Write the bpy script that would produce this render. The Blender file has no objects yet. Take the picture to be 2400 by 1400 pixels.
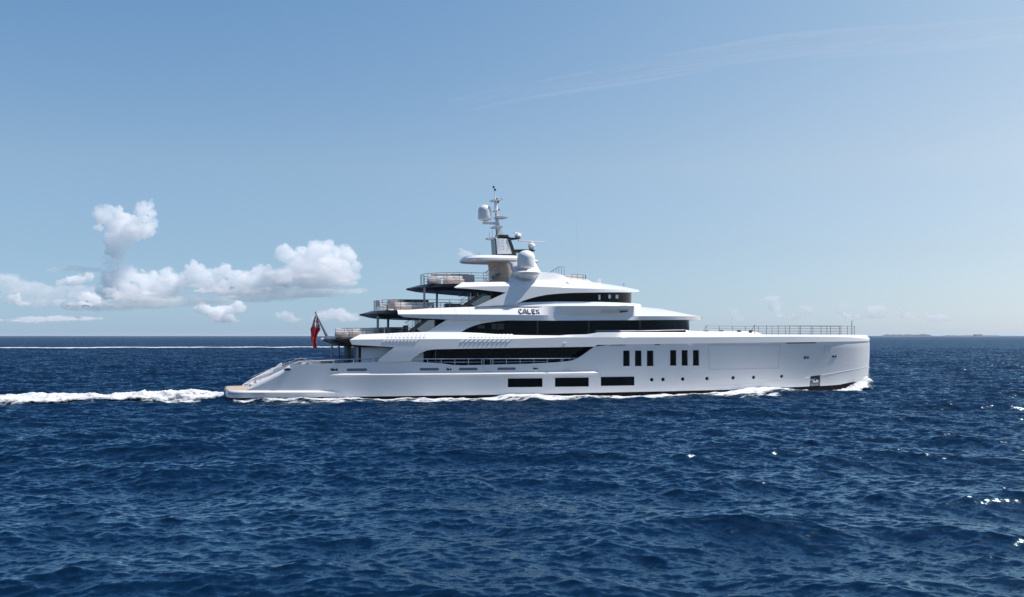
import bpy, bmesh, math, random
import numpy as np
from mathutils import Vector, Matrix
from mathutils.geometry import delaunay_2d_cdt

# ------------------------------------------------------------------ camera, world, sun
SC = bpy.context.scene
COL = SC.collection
H = 5.65                      # eye height over the water, metres
F = 2500.0                    # focal length in photo pixels (2400 px wide)
cam_d = bpy.data.cameras.new('camera')
cam = bpy.data.objects.new('camera', cam_d)
COL.objects.link(cam)
cam.location = (0, 0, H)
cam.rotation_euler = (math.radians(90), 0, 0)
cam_d.sensor_width = 36.0
cam_d.lens = 36.0 * F / 2400.0
cam_d.shift_y = 87.0 / 2400.0
cam_d.clip_start = 0.1
cam_d.clip_end = 90000.0
SC.camera = cam

SUN = Vector((0.63, 0.085, 1.0)).normalized()
sun_el = math.asin(SUN.z)
sun_az = math.atan2(SUN.x, SUN.y)          # clockwise from +Y
w = bpy.data.worlds.new('World')
SC.world = w
w.use_nodes = True
nt = w.node_tree
nt.nodes.clear()
o_ = nt.nodes.new('ShaderNodeOutputWorld')
bg = nt.nodes.new('ShaderNodeBackground')
sky = nt.nodes.new('ShaderNodeTexSky')
sky.sky_type = 'NISHITA'
sky.sun_disc = False
sky.sun_elevation = sun_el
sky.sun_rotation = sun_az
sky.altitude = 0
sky.air_density = 1.0
sky.dust_density = 0.3
sky.ozone_density = 2.0
bg.inputs['Strength'].default_value = 0.10
# colour of the air: bluer near the horizon than the clear-sky model, paler towards the sun's side
tcw = nt.nodes.new('ShaderNodeTexCoord')
sxyz = nt.nodes.new('ShaderNodeSeparateXYZ')
nt.links.new(tcw.outputs['Generated'], sxyz.inputs[0])
air = nt.nodes.new('ShaderNodeValToRGB')
el = air.color_ramp.elements
el[0].position = 0.0; el[0].color = (.46, .695, 1.24, 1)
el[1].position = 0.30; el[1].color = (.70, .89, .97, 1)
for p_, c_ in ((0.035, (.50, .68, 1.02)), (0.075, (.58, .70, .90)), (0.153, (.77, .835, .89)), (0.6, (.50, .81, 1.08))):
    e_ = el.new(p_); e_.color = (*c_, 1)
nt.links.new(sxyz.outputs['Z'], air.inputs[0])
azr = nt.nodes.new('ShaderNodeMapRange')
azr.inputs['From Min'].default_value = -0.45; azr.inputs['From Max'].default_value = 0.45
nt.links.new(sxyz.outputs['X'], azr.inputs['Value'])
azc = nt.nodes.new('ShaderNodeMix'); azc.data_type = 'RGBA'
azc.inputs[6].default_value = (1, 1, 1, 1); azh = nt.nodes.new('ShaderNodeMix'); azh.data_type = 'RGBA'
azh.inputs[6].default_value = (1.58, 1.26, 1.07, 1); azh.inputs[7].default_value = (2.12, 1.47, 1.10, 1)
azq = nt.nodes.new('ShaderNodeMapRange'); azq.inputs['From Min'].default_value = 0.13; azq.inputs['From Max'].default_value = 0.30
nt.links.new(sxyz.outputs['Z'], azq.inputs['Value']); nt.links.new(azq.outputs[0], azh.inputs[0])
nt.links.new(azh.outputs[2], azc.inputs[7])
azz = nt.nodes.new('ShaderNodeMapRange')
azz.inputs['From Min'].default_value = 0.32; azz.inputs['From Max'].default_value = 0.7
azz.inputs['To Min'].default_value = 1.0; azz.inputs['To Max'].default_value = 0.15
nt.links.new(sxyz.outputs['Z'], azz.inputs['Value'])
azm = nt.nodes.new('ShaderNodeMath'); azm.operation = 'MULTIPLY'
azp = nt.nodes.new('ShaderNodeMath'); azp.operation = 'POWER'; azp.inputs[1].default_value = 2.2
nt.links.new(azr.outputs[0], azp.inputs[0]); nt.links.new(azp.outputs[0], azm.inputs[0]); nt.links.new(azz.outputs[0], azm.inputs[1])
nt.links.new(azm.outputs[0], azc.inputs[0])
m1 = nt.nodes.new('ShaderNodeMix'); m1.data_type = 'RGBA'; m1.blend_type = 'MULTIPLY'; m1.inputs[0].default_value = 1
m2 = nt.nodes.new('ShaderNodeMix'); m2.data_type = 'RGBA'; m2.blend_type = 'MULTIPLY'; m2.inputs[0].default_value = 1
nt.links.new(sky.outputs[0], m1.inputs[6]); nt.links.new(air.outputs[0], m1.inputs[7])
nt.links.new(m1.outputs[2], m2.inputs[6]); nt.links.new(azc.outputs[2], m2.inputs[7])
nt.links.new(m2.outputs[2], bg.inputs['Color'])
nt.links.new(bg.outputs[0], o_.inputs['Surface'])

sd = bpy.data.lights.new('sun', 'SUN')
sd.energy = 4.5
sd.angle = math.radians(0.53)
sd.color = (1.0, 0.94, 0.87)
so = bpy.data.objects.new('sun', sd)
COL.objects.link(so)
so.rotation_euler = SUN.to_track_quat('Z', 'Y').to_euler()
so.location = (200, 100, 300)

SC.view_settings.view_transform = 'Standard'
SC.view_settings.look = 'None'
SC.view_settings.exposure = 0.32
SC.view_settings.gamma = 1.0
cy = SC.cycles
cy.use_denoising = True
cy.denoiser = 'OPENIMAGEDENOISE'
cy.max_bounces = 28
cy.diffuse_bounces = 4
cy.glossy_bounces = 4
cy.volume_bounces = 24
cy.transparent_max_bounces = 24
cy.sample_clamp_indirect = 6.0
cy.sample_clamp_direct = 1.5
cy.caustics_reflective = False
cy.caustics_refractive = False

rng = np.random.default_rng(7)
random.seed(7)

# ------------------------------------------------------------------ materials
def mat(name, col, rough=0.5, metal=0.0, spec=0.5, coat=0.0, vary=0.0, vscale=1.0, bump=0.0, bscale=20.0):
    m = bpy.data.materials.new(name)
    m.use_nodes = True
    n = m.node_tree.nodes
    l = m.node_tree.links
    b = n['Principled BSDF']
    b.inputs['Roughness'].default_value = rough
    b.inputs['Metallic'].default_value = metal
    b.inputs['Specular IOR Level'].default_value = spec
    b.inputs['Coat Weight'].default_value = coat
    b.inputs['Coat Roughness'].default_value = 0.06
    tc = n.new('ShaderNodeTexCoord')
    nz = n.new('ShaderNodeTexNoise')
    nz.inputs['Scale'].default_value = vscale
    nz.inputs['Detail'].default_value = 5
    l.new(tc.outputs['Object'], nz.inputs['Vector'])
    rp = n.new('ShaderNodeMapRange')
    rp.inputs['To Min'].default_value = 1 - vary
    rp.inputs['To Max'].default_value = 1 + vary
    l.new(nz.outputs['Fac'], rp.inputs['Value'])
    mx = n.new('ShaderNodeMix')
    mx.data_type = 'RGBA'
    mx.blend_type = 'MULTIPLY'
    mx.inputs[0].default_value = 1
    mx.inputs[6].default_value = (*col, 1)
    l.new(rp.outputs[0], mx.inputs[7])
    l.new(mx.outputs[2], b.inputs['Base Color'])
    if bump:
        nb = n.new('ShaderNodeTexNoise')
        nb.inputs['Scale'].default_value = bscale
        nb.inputs['Detail'].default_value = 6
        l.new(tc.outputs['Object'], nb.inputs['Vector'])
        bp = n.new('ShaderNodeBump')
        bp.inputs['Strength'].default_value = bump
        l.new(nb.outputs['Fac'], bp.inputs['Height'])
        l.new(bp.outputs[0], b.inputs['Normal'])
    return m

M = {}
M['white'] = mat('white_paint', (0.80, 0.80, 0.80), 0.28, coat=0.35, vary=0.02, vscale=0.6)
M['hull'] = mat('hull_white_paint', (0.80, 0.785, 0.78), 0.25, coat=0.35, vary=0.02, vscale=0.4)
M['radome'] = mat('radome_plastic', (0.78, 0.78, 0.77), 0.45, vary=0.02)
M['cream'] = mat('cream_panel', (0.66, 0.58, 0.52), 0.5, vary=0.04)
M['navy'] = mat('navy_gloss', (0.004, 0.006, 0.011), 0.3, spec=0.2, coat=0.05, vary=0.1)
M['black'] = mat('black_gloss', (0.006, 0.006, 0.008), 0.2, coat=0.3, vary=0.1)
M['boot'] = mat('black_antifouling', (0.006, 0.006, 0.007), 0.7, spec=0.08, vary=0.3, vscale=2.0)
M['glass'] = mat('dark_glass', (0.0015, 0.0018, 0.0022), 0.05, spec=0.22, vary=0.2, vscale=0.3)
M['glass_grey'] = mat('grey_tinted_glass', (0.10, 0.12, 0.14), 0.06, vary=0.2, vscale=0.3)
M['smoke'] = mat('smoked_glass', (0.022, 0.028, 0.032), 0.08, spec=0.25, vary=0.3, vscale=1.5)
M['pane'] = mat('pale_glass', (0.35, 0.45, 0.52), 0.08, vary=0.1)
M['steel'] = mat('stainless_steel', (0.62, 0.63, 0.65), 0.22, metal=1.0, vary=0.05)
M['grey'] = mat('grey_metal', (0.30, 0.31, 0.33), 0.35, metal=0.6, vary=0.08)
M['rail_backlit'] = mat('backlit_rail', (0.16, 0.17, 0.19), 0.3, metal=0.6, vary=0.08)  # steel of the aft deck rails, its backlit darkness put into the colour
M['pillar'] = mat('pillar_grey', (0.16, 0.18, 0.21), 0.25, metal=0.5, vary=0.08)
M['darkgrey'] = mat('dark_grey_metal', (0.06, 0.065, 0.075), 0.3, metal=0.4, vary=0.1)
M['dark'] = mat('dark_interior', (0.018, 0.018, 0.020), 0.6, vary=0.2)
M['cushion'] = mat('cream_cushion', (0.74, 0.70, 0.66), 0.85, vary=0.06, vscale=6, bump=0.1)
M['wicker'] = mat('pale_wicker', (0.54, 0.46, 0.41), 0.7, vary=0.25, vscale=14, bump=0.3, bscale=60)
M['tan'] = mat('tan_wood', (0.45, 0.22, 0.08), 0.5, vary=0.2, vscale=8)
M['red'] = mat('red_cloth', (0.42, 0.016, 0.026), 0.8, vary=0.08, vscale=4)
M['blue'] = mat('blue_cloth', (0.012, 0.016, 0.09), 0.8, vary=0.08)
M['wcloth'] = mat('white_cloth', (0.72, 0.72, 0.72), 0.8, vary=0.05)
M['yellow'] = mat('yellow_cloth', (0.75, 0.60, 0.05), 0.8, vary=0.05)
M['green'] = mat('green_cloth', (0.02, 0.12, 0.06), 0.8, vary=0.05)
M['slot'] = mat('grey_grille', (0.16, 0.165, 0.19), 0.45, metal=0.3, vary=0.1)
M['mark'] = mat('dark_marking', (0.035, 0.037, 0.045), 0.5, vary=0.2)
M['letter'] = mat('grey_letter', (0.20, 0.21, 0.23), 0.4, vary=0.1)
M['seam'] = mat('seam_grey', (0.42, 0.42, 0.45), 0.5, vary=0.1)

def teak():
    m = mat('teak_planks', (0.52, 0.39, 0.29), 0.6, vary=0.15, vscale=3)
    n = m.node_tree.nodes; l = m.node_tree.links
    b = n['Principled BSDF']
    src = b.inputs['Base Color'].links[0].from_socket
    tc = n.new('ShaderNodeTexCoord')
    wv = n.new('ShaderNodeTexWave')
    wv.bands_direction = 'Y'
    wv.inputs['Scale'].default_value = 3.0
    l.new(tc.outputs['Object'], wv.inputs['Vector'])
    rp = n.new('ShaderNodeMapRange')
    rp.inputs['From Min'].default_value = 0.02
    rp.inputs['From Max'].default_value = 0.08
    rp.inputs['To Min'].default_value = 0.35
    l.new(wv.outputs['Fac'], rp.inputs['Value'])
    mx = n.new('ShaderNodeMix'); mx.data_type = 'RGBA'; mx.blend_type = 'MULTIPLY'
    mx.inputs[0].default_value = 1
    l.new(src, mx.inputs[6]); l.new(rp.outputs[0], mx.inputs[7])
    l.new(mx.outputs[2], b.inputs['Base Color'])
    return m
M['teak'] = teak()

# ------------------------------------------------------------------ mesh builder
class MB:
    def __init__(self):
        self.v = []; self.f = []; self.mi = []
    def add(self, verts, faces, mi=0):
        o = len(self.v)
        self.v += [tuple(map(float, p)) for p in verts]
        self.f += [tuple(int(i) + o for i in f) for f in faces]
        self.mi += [mi] * len(faces)
        return self
    def box(self, c, s, mi=0, rz=0.0, ry=0.0):
        R = Matrix.Rotation(rz, 3, 'Z') @ Matrix.Rotation(ry, 3, 'Y')
        vs = []
        for dx in (-.5, .5):
            for dy in (-.5, .5):
                for dz in (-.5, .5):
                    p = R @ Vector((dx * s[0], dy * s[1], dz * s[2]))
                    vs.append((c[0] + p.x, c[1] + p.y, c[2] + p.z))
        return self.add(vs, [(0, 1, 3, 2), (4, 6, 7, 5), (0, 4, 5, 1), (2, 3, 7, 6), (0, 2, 6, 4), (1, 5, 7, 3)], mi)
    def tube(self, pts, r, n=7, mi=0, r2=None):
        pts = [Vector(p) for p in pts]
        k = len(pts)
        if r2 is None: r2 = r
        vs = []
        for i, p in enumerate(pts):
            d = (pts[min(i + 1, k - 1)] - pts[max(i - 1, 0)])
            if d.length < 1e-9: d = Vector((0, 0, 1))
            d.normalize()
            a = d.cross(Vector((0, 0, 1)))
            if a.length < 1e-3: a = d.cross(Vector((0, 1, 0)))
            a.normalize(); b = d.cross(a)
            rr = r + (r2 - r) * i / max(1, k - 1)
            for j in range(n):
                t = 2 * math.pi * j / n
                vs.append(p + (a * math.cos(t) + b * math.sin(t)) * rr)
        fs = []
        for i in range(k - 1):
            for j in range(n):
                fs.append((i * n + j, i * n + (j + 1) % n, (i + 1) * n + (j + 1) % n, (i + 1) * n + j))
        fs.append(tuple(range(n))[::-1]); fs.append(tuple((k - 1) * n + j for j in range(n)))
        return self.add(vs, fs, mi)
    def lathe(self, c, prof, n=28, mi=0, axis='Z'):
        vs = []
        for r, z in prof:
            for j in range(n):
                t = 2 * math.pi * j / n
                if axis == 'Z': vs.append((c[0] + r * math.cos(t), c[1] + r * math.sin(t), c[2] + z))
                else: vs.append((c[0] + r * math.cos(t), c[1] + z, c[2] + r * math.sin(t)))
        fs = []
        for i in range(len(prof) - 1):
            for j in range(n):
                fs.append((i * n + j, i * n + (j + 1) % n, (i + 1) * n + (j + 1) % n, (i + 1) * n + j))
        fs.append(tuple(range(n))[::-1]); fs.append(tuple((len(prof) - 1) * n + j for j in range(n)))
        return self.add(vs, fs, mi)
    def prism(self, poly, y0, y1, mi=0):
        """poly in (x, z), extruded along y"""
        n = len(poly)
        vs = [(x, y0, z) for x, z in poly] + [(x, y1, z) for x, z in poly]
        fs = [tuple(range(n)), tuple(range(n, 2 * n))[::-1]]
        fs += [(i, (i + 1) % n, n + (i + 1) % n, n + i) for i in range(n)]
        return self.add(vs, fs, mi)
    def slab(self, poly, z0, z1, mi=0):
        """poly in (x, y), extruded along z"""
        n = len(poly)
        vs = [(x, y, z0) for x, y in poly] + [(x, y, z1) for x, y in poly]
        fs = [tuple(range(n)), tuple(range(n, 2 * n))[::-1]]
        fs += [(i, (i + 1) % n, n + (i + 1) % n, n + i) for i in range(n)]
        return self.add(vs, fs, mi)
    def grid(self, rows, mi=0):
        nr, nc = len(rows), len(rows[0])
        vs = [p for r in rows for p in r]
        fs = [(i * nc + j, i * nc + j + 1, (i + 1) * nc + j + 1, (i + 1) * nc + j) for i in range(nr - 1) for j in range(nc - 1)]
        return self.add(vs, fs, mi)
    def build(self, name, mats, parent=None, smooth=True, angle=32, bevel=0.0, recalc=True, weld=True, sides=False):
        if sides:                     # starboard and port pieces become objects of their own
            near, far = MB(), MB()
            for f, m_ in zip(self.f, self.mi):
                q = [self.v[i] for i in f]
                (near if sum(p[1] for p in q) < 0 else far).add(q, [tuple(range(len(q)))], m_)
            o = near.build(name, mats, parent, smooth, angle, bevel, recalc, True)
            far.build(name, mats, parent, smooth, angle, bevel, recalc, True)
            return o
        me = bpy.data.meshes.new(name)
        me.from_pydata(self.v, [], self.f)
        if not isinstance(mats, (list, tuple)): mats = [mats]
        for m in mats: me.materials.append(m if not isinstance(m, str) else M[m])
        me.polygons.foreach_set('material_index', self.mi)
        bm = bmesh.new(); bm.from_mesh(me)
        if weld: bmesh.ops.remove_doubles(bm, verts=bm.verts, dist=1e-4)
        if recalc: bmesh.ops.recalc_face_normals(bm, faces=bm.faces)
        if bevel:
            es = [e for e in bm.edges if len(e.link_faces) == 2 and e.calc_face_angle(0) > 0.6]
            bmesh.ops.bevel(bm, geom=es, offset=bevel, segments=2, profile=0.6, affect='EDGES', clamp_overlap=True)
        bm.to_mesh(me); bm.free()
        if smooth:
            me.polygons.foreach_set('use_smooth', [True] * len(me.polygons))
            me.set_sharp_from_angle(angle=math.radians(angle))
        o = bpy.data.objects.new(name, me)
        COL.objects.link(o)
        if parent is not None: o.parent = parent
        return o

def empty(name, loc, rz=0.0):
    o = bpy.data.objects.new(name, None)
    COL.objects.link(o)
    o.location = loc; o.rotation_euler = (0, 0, rz)
    o.empty_display_size = 0.5
    return o
def tag(o, label=None, cat=None, group=None, kind=None):
    if label: o['label'] = label
    if cat: o['category'] = cat
    if group: o['group'] = group
    if kind: o['kind'] = kind
    return o

# ------------------------------------------------------------------ yacht frame: local x forward, y to port (away), z up
YAW = math.radians(16.2)
CY, SY = math.cos(YAW), math.sin(YAW)
LOA = 67.0
T0, T1 = (527 - 1200) / F, (2038 - 1200) / F
YS = LOA * (CY - SY * T1) / (T1 - T0)
XS = T0 * YS
def world(x, y):
    return XS + x * CY - y * SY, YS + x * SY + y * CY
def pxof(x, y):
    X, Y = world(x, y)
    return 1200 + F * X / Y
def at(px, py, y):
    """the point of the yacht's lengthwise plane y that the photo shows at (px, py), in yacht metres"""
    t = (px - 1200) / F
    x = (t * (YS + y * CY) - XS + y * SY) / (CY - t * SY)
    X, Y = world(x, y)
    return x, H + (787 - py) * Y / F
def P3(px, py, y):
    x, z = at(px, py, y)
    return (x, y, z)

XT = np.linspace(-2, 70, 7201)
class Plan:
    """half breadth as a function of x; reads photo pixels on the near side"""
    def __init__(self, f):
        self.f = f
        px = np.array([pxof(x, -float(f(x))) for x in XT])
        k = int(np.argmax(px)) + 1
        self.px, self.xs = px[:k], XT[:k]
        keep = np.maximum.accumulate(self.px) == self.px
        self.px, self.xs = self.px[keep], self.xs[keep]
    def __call__(self, x): return float(self.f(x))
    def at(self, px, py):
        x = float(np.interp(px, self.px, self.xs))
        X, Y = world(x, -self(x))
        return x, H + (787 - py) * Y / F
    def pts(self, L): return [self.at(*p) for p in L]

def pchip(xs, ys):
    xs = np.array(xs, float); ys = np.array(ys, float)
    h = np.diff(xs); d = np.diff(ys) / h
    m = np.zeros(len(xs))
    for i in range(1, len(xs) - 1):
        if d[i - 1] * d[i] > 0:
            w1 = 2 * h[i] + h[i - 1]; w2 = h[i] + 2 * h[i - 1]
            m[i] = (w1 + w2) / (w1 / d[i - 1] + w2 / d[i])
    m[0], m[-1] = d[0], d[-1]
    def f(x):
        x = min(max(x, xs[0]), xs[-1])
        i = int(min(max(np.searchsorted(xs, x) - 1, 0), len(h) - 1))
        t = (x - xs[i]) / h[i]
        return ((2 * t**3 - 3 * t**2 + 1) * ys[i] + (t**3 - 2 * t**2 + t) * h[i] * m[i]
                + (-2 * t**3 + 3 * t**2) * ys[i + 1] + (t**3 - t**2) * h[i] * m[i + 1])
    return f

# plan forms
hbk = pchip([-2, 0.0, 0.25, 0.7, 1.5, 4, 8, 14, 25, 40, 46, 50, 54, 58, 61, 63.5, 65.3, 66.4, 66.9, 67.0, 70],
            [2.6, 3.5, 4.0, 4.45, 4.8, 5.05, 5.3, 5.55, 5.7, 5.7, 5.62, 5.42, 5.0, 4.25, 3.4, 2.4, 1.4, 0.6, 0.12, 0.05, 0.05])
bwl = pchip([-2, 0.0, 0.25, 0.7, 1.5, 4, 8, 14, 25, 38, 44, 48, 52, 56, 60, 63, 65.3, 66.4, 66.8, 70],
            [2.6, 3.42, 3.93, 4.36, 4.7, 4.92, 5.1, 5.28, 5.35, 5.3, 5.12, 4.82, 4.35, 3.65, 2.72, 1.75, 0.85, 0.25, 0.05, 0.03])
ZK = 4.75
def hullb(x, z):
    t = (z - 0.1) / (ZK - 0.1)
    if t < 0: return max(0.02, bwl(x) * (1 + 0.05 * t * (5 if t > -0.3 else 5)))
    t = min(t, 1.0)
    p = 1.0 + 0.15 * min(1, max(0, (x - 40) / 15))
    return bwl(x) + (hbk(x) - bwl(x)) * t**p
class HullPlan:
    def at(self, px, py):
        z = 2.0
        for _ in range(7):
            pl = self._x(px, z)
            X, Y = world(pl, -hullb(pl, z))
            z = H + (787 - py) * Y / F
        return pl, z
    def _x(self, px, z):
        lo, hi = -1.5, 68.0
        for _ in range(40):
            m = (lo + hi) / 2
            if pxof(m, -hullb(m, z)) < px: lo = m
            else: hi = m
        return lo
    def pts(self, L): return [self.at(*p) for p in L]
HP = HullPlan()

def smooth(L, n=6):
    """Catmull-Rom through the points (open)"""
    L = [np.array(p, float) for p in L]
    out = []
    for i in range(len(L) - 1):
        p0 = L[max(i - 1, 0)]; p1 = L[i]; p2 = L[i + 1]; p3 = L[min(i + 2, len(L) - 1)]
        for k in range(n):
            t = k / n
            out.append(tuple(0.5 * ((2 * p1) + (p2 - p0) * t + (2 * p0 - 5 * p1 + 4 * p2 - p3) * t * t + (3 * p1 - p0 - 3 * p2 + p3) * t**3)))
    out.append(tuple(L[-1]))
    return out

def dens(poly, step=0.35):
    out = []
    n = len(poly)
    for i in range(n):
        a = np.array(poly[i]); b = np.array(poly[(i + 1) % n])
        k = max(1, int(np.hypot(*(b - a)) / step))
        for j in range(k): out.append(tuple(a + (b - a) * j / k))
    return out
def inside(px, pz, poly):
    x = np.asarray(px); z = np.asarray(pz); r = np.zeros(x.shape, bool)
    n = len(poly)
    for i in range(n):
        x0, z0 = poly[i]; x1, z1 = poly[(i + 1) % n]
        if z0 == z1: continue
        c = ((z0 > z) != (z1 > z)) & (x < (x1 - x0) * (z - z0) / (z1 - z0) + x0)
        r ^= c
    return r
def panel(mb, outline, holes, bf, th=0.08, step=0.4, side=-1, mi=0, reveal=None, off=0.0):
    """a shell in the ship's side: outline and holes in (x, z), laid on y = side*bf(x, z), with thickness"""
    loops = [dens(outline, step)] + [dens(h, step) for h in holes]
    pts = []; edges = []
    for lp in loops:
        o = len(pts); n = len(lp)
        pts += lp; edges += [(o + i, o + (i + 1) % n) for i in range(n)]
    a = np.array(outline)
    gx = np.arange(a[:, 0].min(), a[:, 0].max(), step); gz = np.arange(a[:, 1].min(), a[:, 1].max(), step)
    GX, GZ = np.meshgrid(gx, gz)
    GX = GX.ravel() + 0.013; GZ = GZ.ravel() + 0.017
    ok = inside(GX, GZ, outline)
    for h in holes: ok &= ~inside(GX, GZ, h)
    L = np.array(pts)
    for x, z in zip(GX[ok], GZ[ok]):
        if np.min((L[:, 0] - x)**2 + (L[:, 1] - z)**2) > (0.3 * step)**2: pts.append((x, z))
    vv, ee, ff, *_ = delaunay_2d_cdt([Vector(p) for p in pts], edges, [], 0, 1e-5)
    c = np.array([[sum(vv[i][k] for i in f) / len(f) for k in (0, 1)] for f in ff])
    keep = inside(c[:, 0], c[:, 1], outline)
    for h in holes: keep &= ~inside(c[:, 0], c[:, 1], h)
    ff = [f for f, k in zip(ff, keep) if k]
    front = [(p[0], side * (bf(p[0], p[1]) + off), p[1]) for p in vv]
    cnt = {}
    for f in ff:
        for i in range(len(f)):
            e = (f[i], f[(i + 1) % len(f)])
            cnt[e] = 1
    mb.add(front, ff, mi)
    bd = [e for e in cnt if (e[1], e[0]) not in cnt]
    ids = sorted({i for e in bd for i in e}); mp = {i: k for k, i in enumerate(ids)}
    n = len(ids)
    vs = [front[i] for i in ids] + [(front[i][0], side * max(0.0, side * front[i][1] - th), front[i][2]) for i in ids]
    mb.add(vs, [(mp[a], mp[b], n + mp[b], n + mp[a]) for a, b in bd], mi)
    return mb

def loft(mb, rails, mi=0, mirror=True, cap0=False, cap1=False):
    mb.grid(rails, mi)
    if mirror:
        R2 = [[(x, -y, z) for x, y, z in r] for r in rails]
        mb.grid(R2, mi)
        for flag, r in ((cap0, rails[0]), (cap1, rails[-1])):
            if flag: mb.grid([r, [(x, -y, z) for x, y, z in r]], mi)
    return mb

def railing(mb, path, h, bars=(1.0, 0.66, 0.33), step=1.3, r=0.022, rp=0.02, mi=0, lean=0.0):
    """handrail with stanchions along a deck path of 3-D points"""
    P = [Vector(p) for p in path]
    for b in bars:
        mb.tube([p + Vector((0, 0, h * b)) for p in P], r if b == bars[0] else r * 0.6, 5, mi)
    seg = [(P[i + 1] - P[i]).length for i in range(len(P) - 1)]
    L = sum(seg); n = max(1, round(L / step))
    for k in range(n + 1):
        d = L * k / n; i = 0
        while i < len(seg) - 1 and d > seg[i]: d -= seg[i]; i += 1
        p = P[i].lerp(P[i + 1], min(1, d / seg[i]))
        mb.tube([p, p + Vector((0, 0, h))], rp, 5, mi)
    return mb

# ================================================================== YACHT
yacht = empty('superyacht', (XS, YS, 0), YAW)
tag(yacht, 'long white four deck superyacht under way with black window bands and a radar mast', 'yacht')
Y = yacht

# ---- hull side: outline in photo pixels ----
slope_px = [(577, 915), (592, 905.5), (607, 896.5), (634, 883), (661, 869.5), (672, 862.5), (680, 858.5), (690, 856), (703, 855)]
top_px = [(745, 853.5), (787, 852), (886, 848), (900, 849), (963, 848)]
open_bot = [(1033, 852), (1063, 856), (1087, 856.7), (1238, 853), (1305, 849.5), (1338.7, 846), (1354, 840), (1366.7, 832), (1393.5, 812.8)]
k1_px = [(1430, 808.5), (1500, 807.6), (1640, 805.6), (1800, 803.5), (1950, 801.5), (2037, 800)]
boot_px = [(2000, 895), (1967, 902), (1929, 904.8), (1896, 906), (1794, 910.5), (1700, 914), (1600, 916.5), (1486, 919), (1190, 925), (960, 928.5), (800, 930.5), (600, 932.5), (548, 933.5)]
stem_px = [(2037.5, 830), (2033.5, 861), (2031, 885)]
aft_px = [(531, 930), (529.5, 921), (533, 916)]
hull_top = HP.pts([(a_ + 3.0 * k_, b_ + 6.0 * k_) for (a_, b_), k_ in zip(slope_px, (0, .6, 1, 1, 1, .9, .7, .3, 0))] + top_px + open_bot + k1_px)
boot = HP.pts(boot_px)
boot = [(66.75, 0.75)] + boot
boot_f = lambda x: float(np.interp(x, [b[0] for b in boot[::-1]], [b[1] for b in boot[::-1]]))
outline = [(0.0, boot_f(0.0)), (0.0, 0.86), (0.4, 0.86), (1.6, 0.87)] + hull_top + [(66.98, ZK)] + [(66.95, 3.5), (66.85, 2.3), (66.8, 1.4)] + boot
holes = {}
rects = [(1460.4, 1476, 822, 858.5), (1488, 1503.7, 822, 858.5), (1516, 1531.7, 822, 858.5),
         (1570.4, 1585.4, 821, 857.5), (1597.5, 1612, 821, 857.5), (1624, 1638.5, 821, 857.5)]
holes['cabin'] = [HP.pts([(a, d), (b, d - .1), (b, c - .1), (a, c)]) for a, b, c, d in rects]
holes['low'] = [HP.pts([(1190, 908), (1271.5, 907.3), (1271.5, 886.7), (1190, 887.6)]),
                HP.pts([(1300.6, 907), (1380, 906.3), (1380, 885), (1300.6, 885.8)]),
                HP.pts([(1408, 905), (1487, 903.8), (1487, 883), (1408, 883.8)])]
def circ(px, py, r, n=14):
    x, z = HP.at(px, py)
    return [(x + r * math.cos(2 * math.pi * i / n), z + r * math.sin(2 * math.pi * i / n)) for i in range(n)]
port_px = [(1527.5, 890.4), (1553.8, 890), (1600, 889), (1657, 887.7), (1718, 885.8), (1766, 884.8), (1831.7, 882.5)]
holes['port'] = [circ(a, b, 0.17) for a, b in port_px]
def pill(px0, px1, py, hh, n=5):
    (xa, z), (xb, _) = HP.at(px0, py), HP.at(px1, py)
    r = hh / 2
    out = []
    for k in range(n + 1):
        t = -math.pi / 2 + math.pi * k / n
        out.append((xb - r + r * math.cos(t), z + r * math.sin(t)))
    for k in range(n + 1):
        t = math.pi / 2 + math.pi * k / n
        out.append((xa + r + r * math.cos(t), z + r * math.sin(t)))
    return out
slot_px = [(813, 860, 867.2), (984, 1028, 866), (1076, 1118.6, 865.5), (1166, 1208, 864.8)]
holes['slot'] = [pill(a, b, c, 0.22) for a, b, c in slot_px]
fair_px = [(775, 792, 866.8), (1046, 1058.7, 866), (1249, 1261, 864), (1883, 1895.5, 838.6), (1949, 1960.5, 836.2)]
holes['fair'] = [pill(a, b, c, 0.27) for a, b, c in fair_px]
anchor_poly = HP.pts([(1897, 910.0), (1921.5, 908.2), (1924, 879.3), (1900, 882)])
holes['anchor'] = [anchor_poly]
allh = [h for k in holes for h in holes[k]]
# the pocket runs down to the boot line: keep it a clear hole just above it
mb = MB()
panel(mb, outline, allh, hullb, th=0.22, step=0.45)
panel(mb, outline, [], hullb, th=0.22, step=0.7, side=1)
hull = mb.build('hull_side', 'hull', Y, angle=28, sides=True)
# bottom, black
xs = np.concatenate([np.linspace(0, 3, 12), np.linspace(3.5, 60, 90), np.linspace(60.5, 66.8, 26)])
rows = []
for zf in np.linspace(0, 1, 5):
    rows.append([(x, -(hullb(x, boot_f(x)) - 0.004 if zf == 0 else hullb(x, boot_f(x) - 1.6 * zf)) , boot_f(x) - 1.6 * zf) for x in xs])
mb = MB(); loft(mb, rows, cap1=True)
mb.build('hull_bottom', 'boot', Y)
# transom
mb = MB()
ys = np.linspace(-3.5, 3.5, 15)
mb.grid([[(0.22 - 0.2 * (1 - (y / 3.5)**2), y, z) for y in ys] for z in (-1.0, 0.0, 0.45, 0.86)])
mb.build('transom', 'navy', Y)
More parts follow.
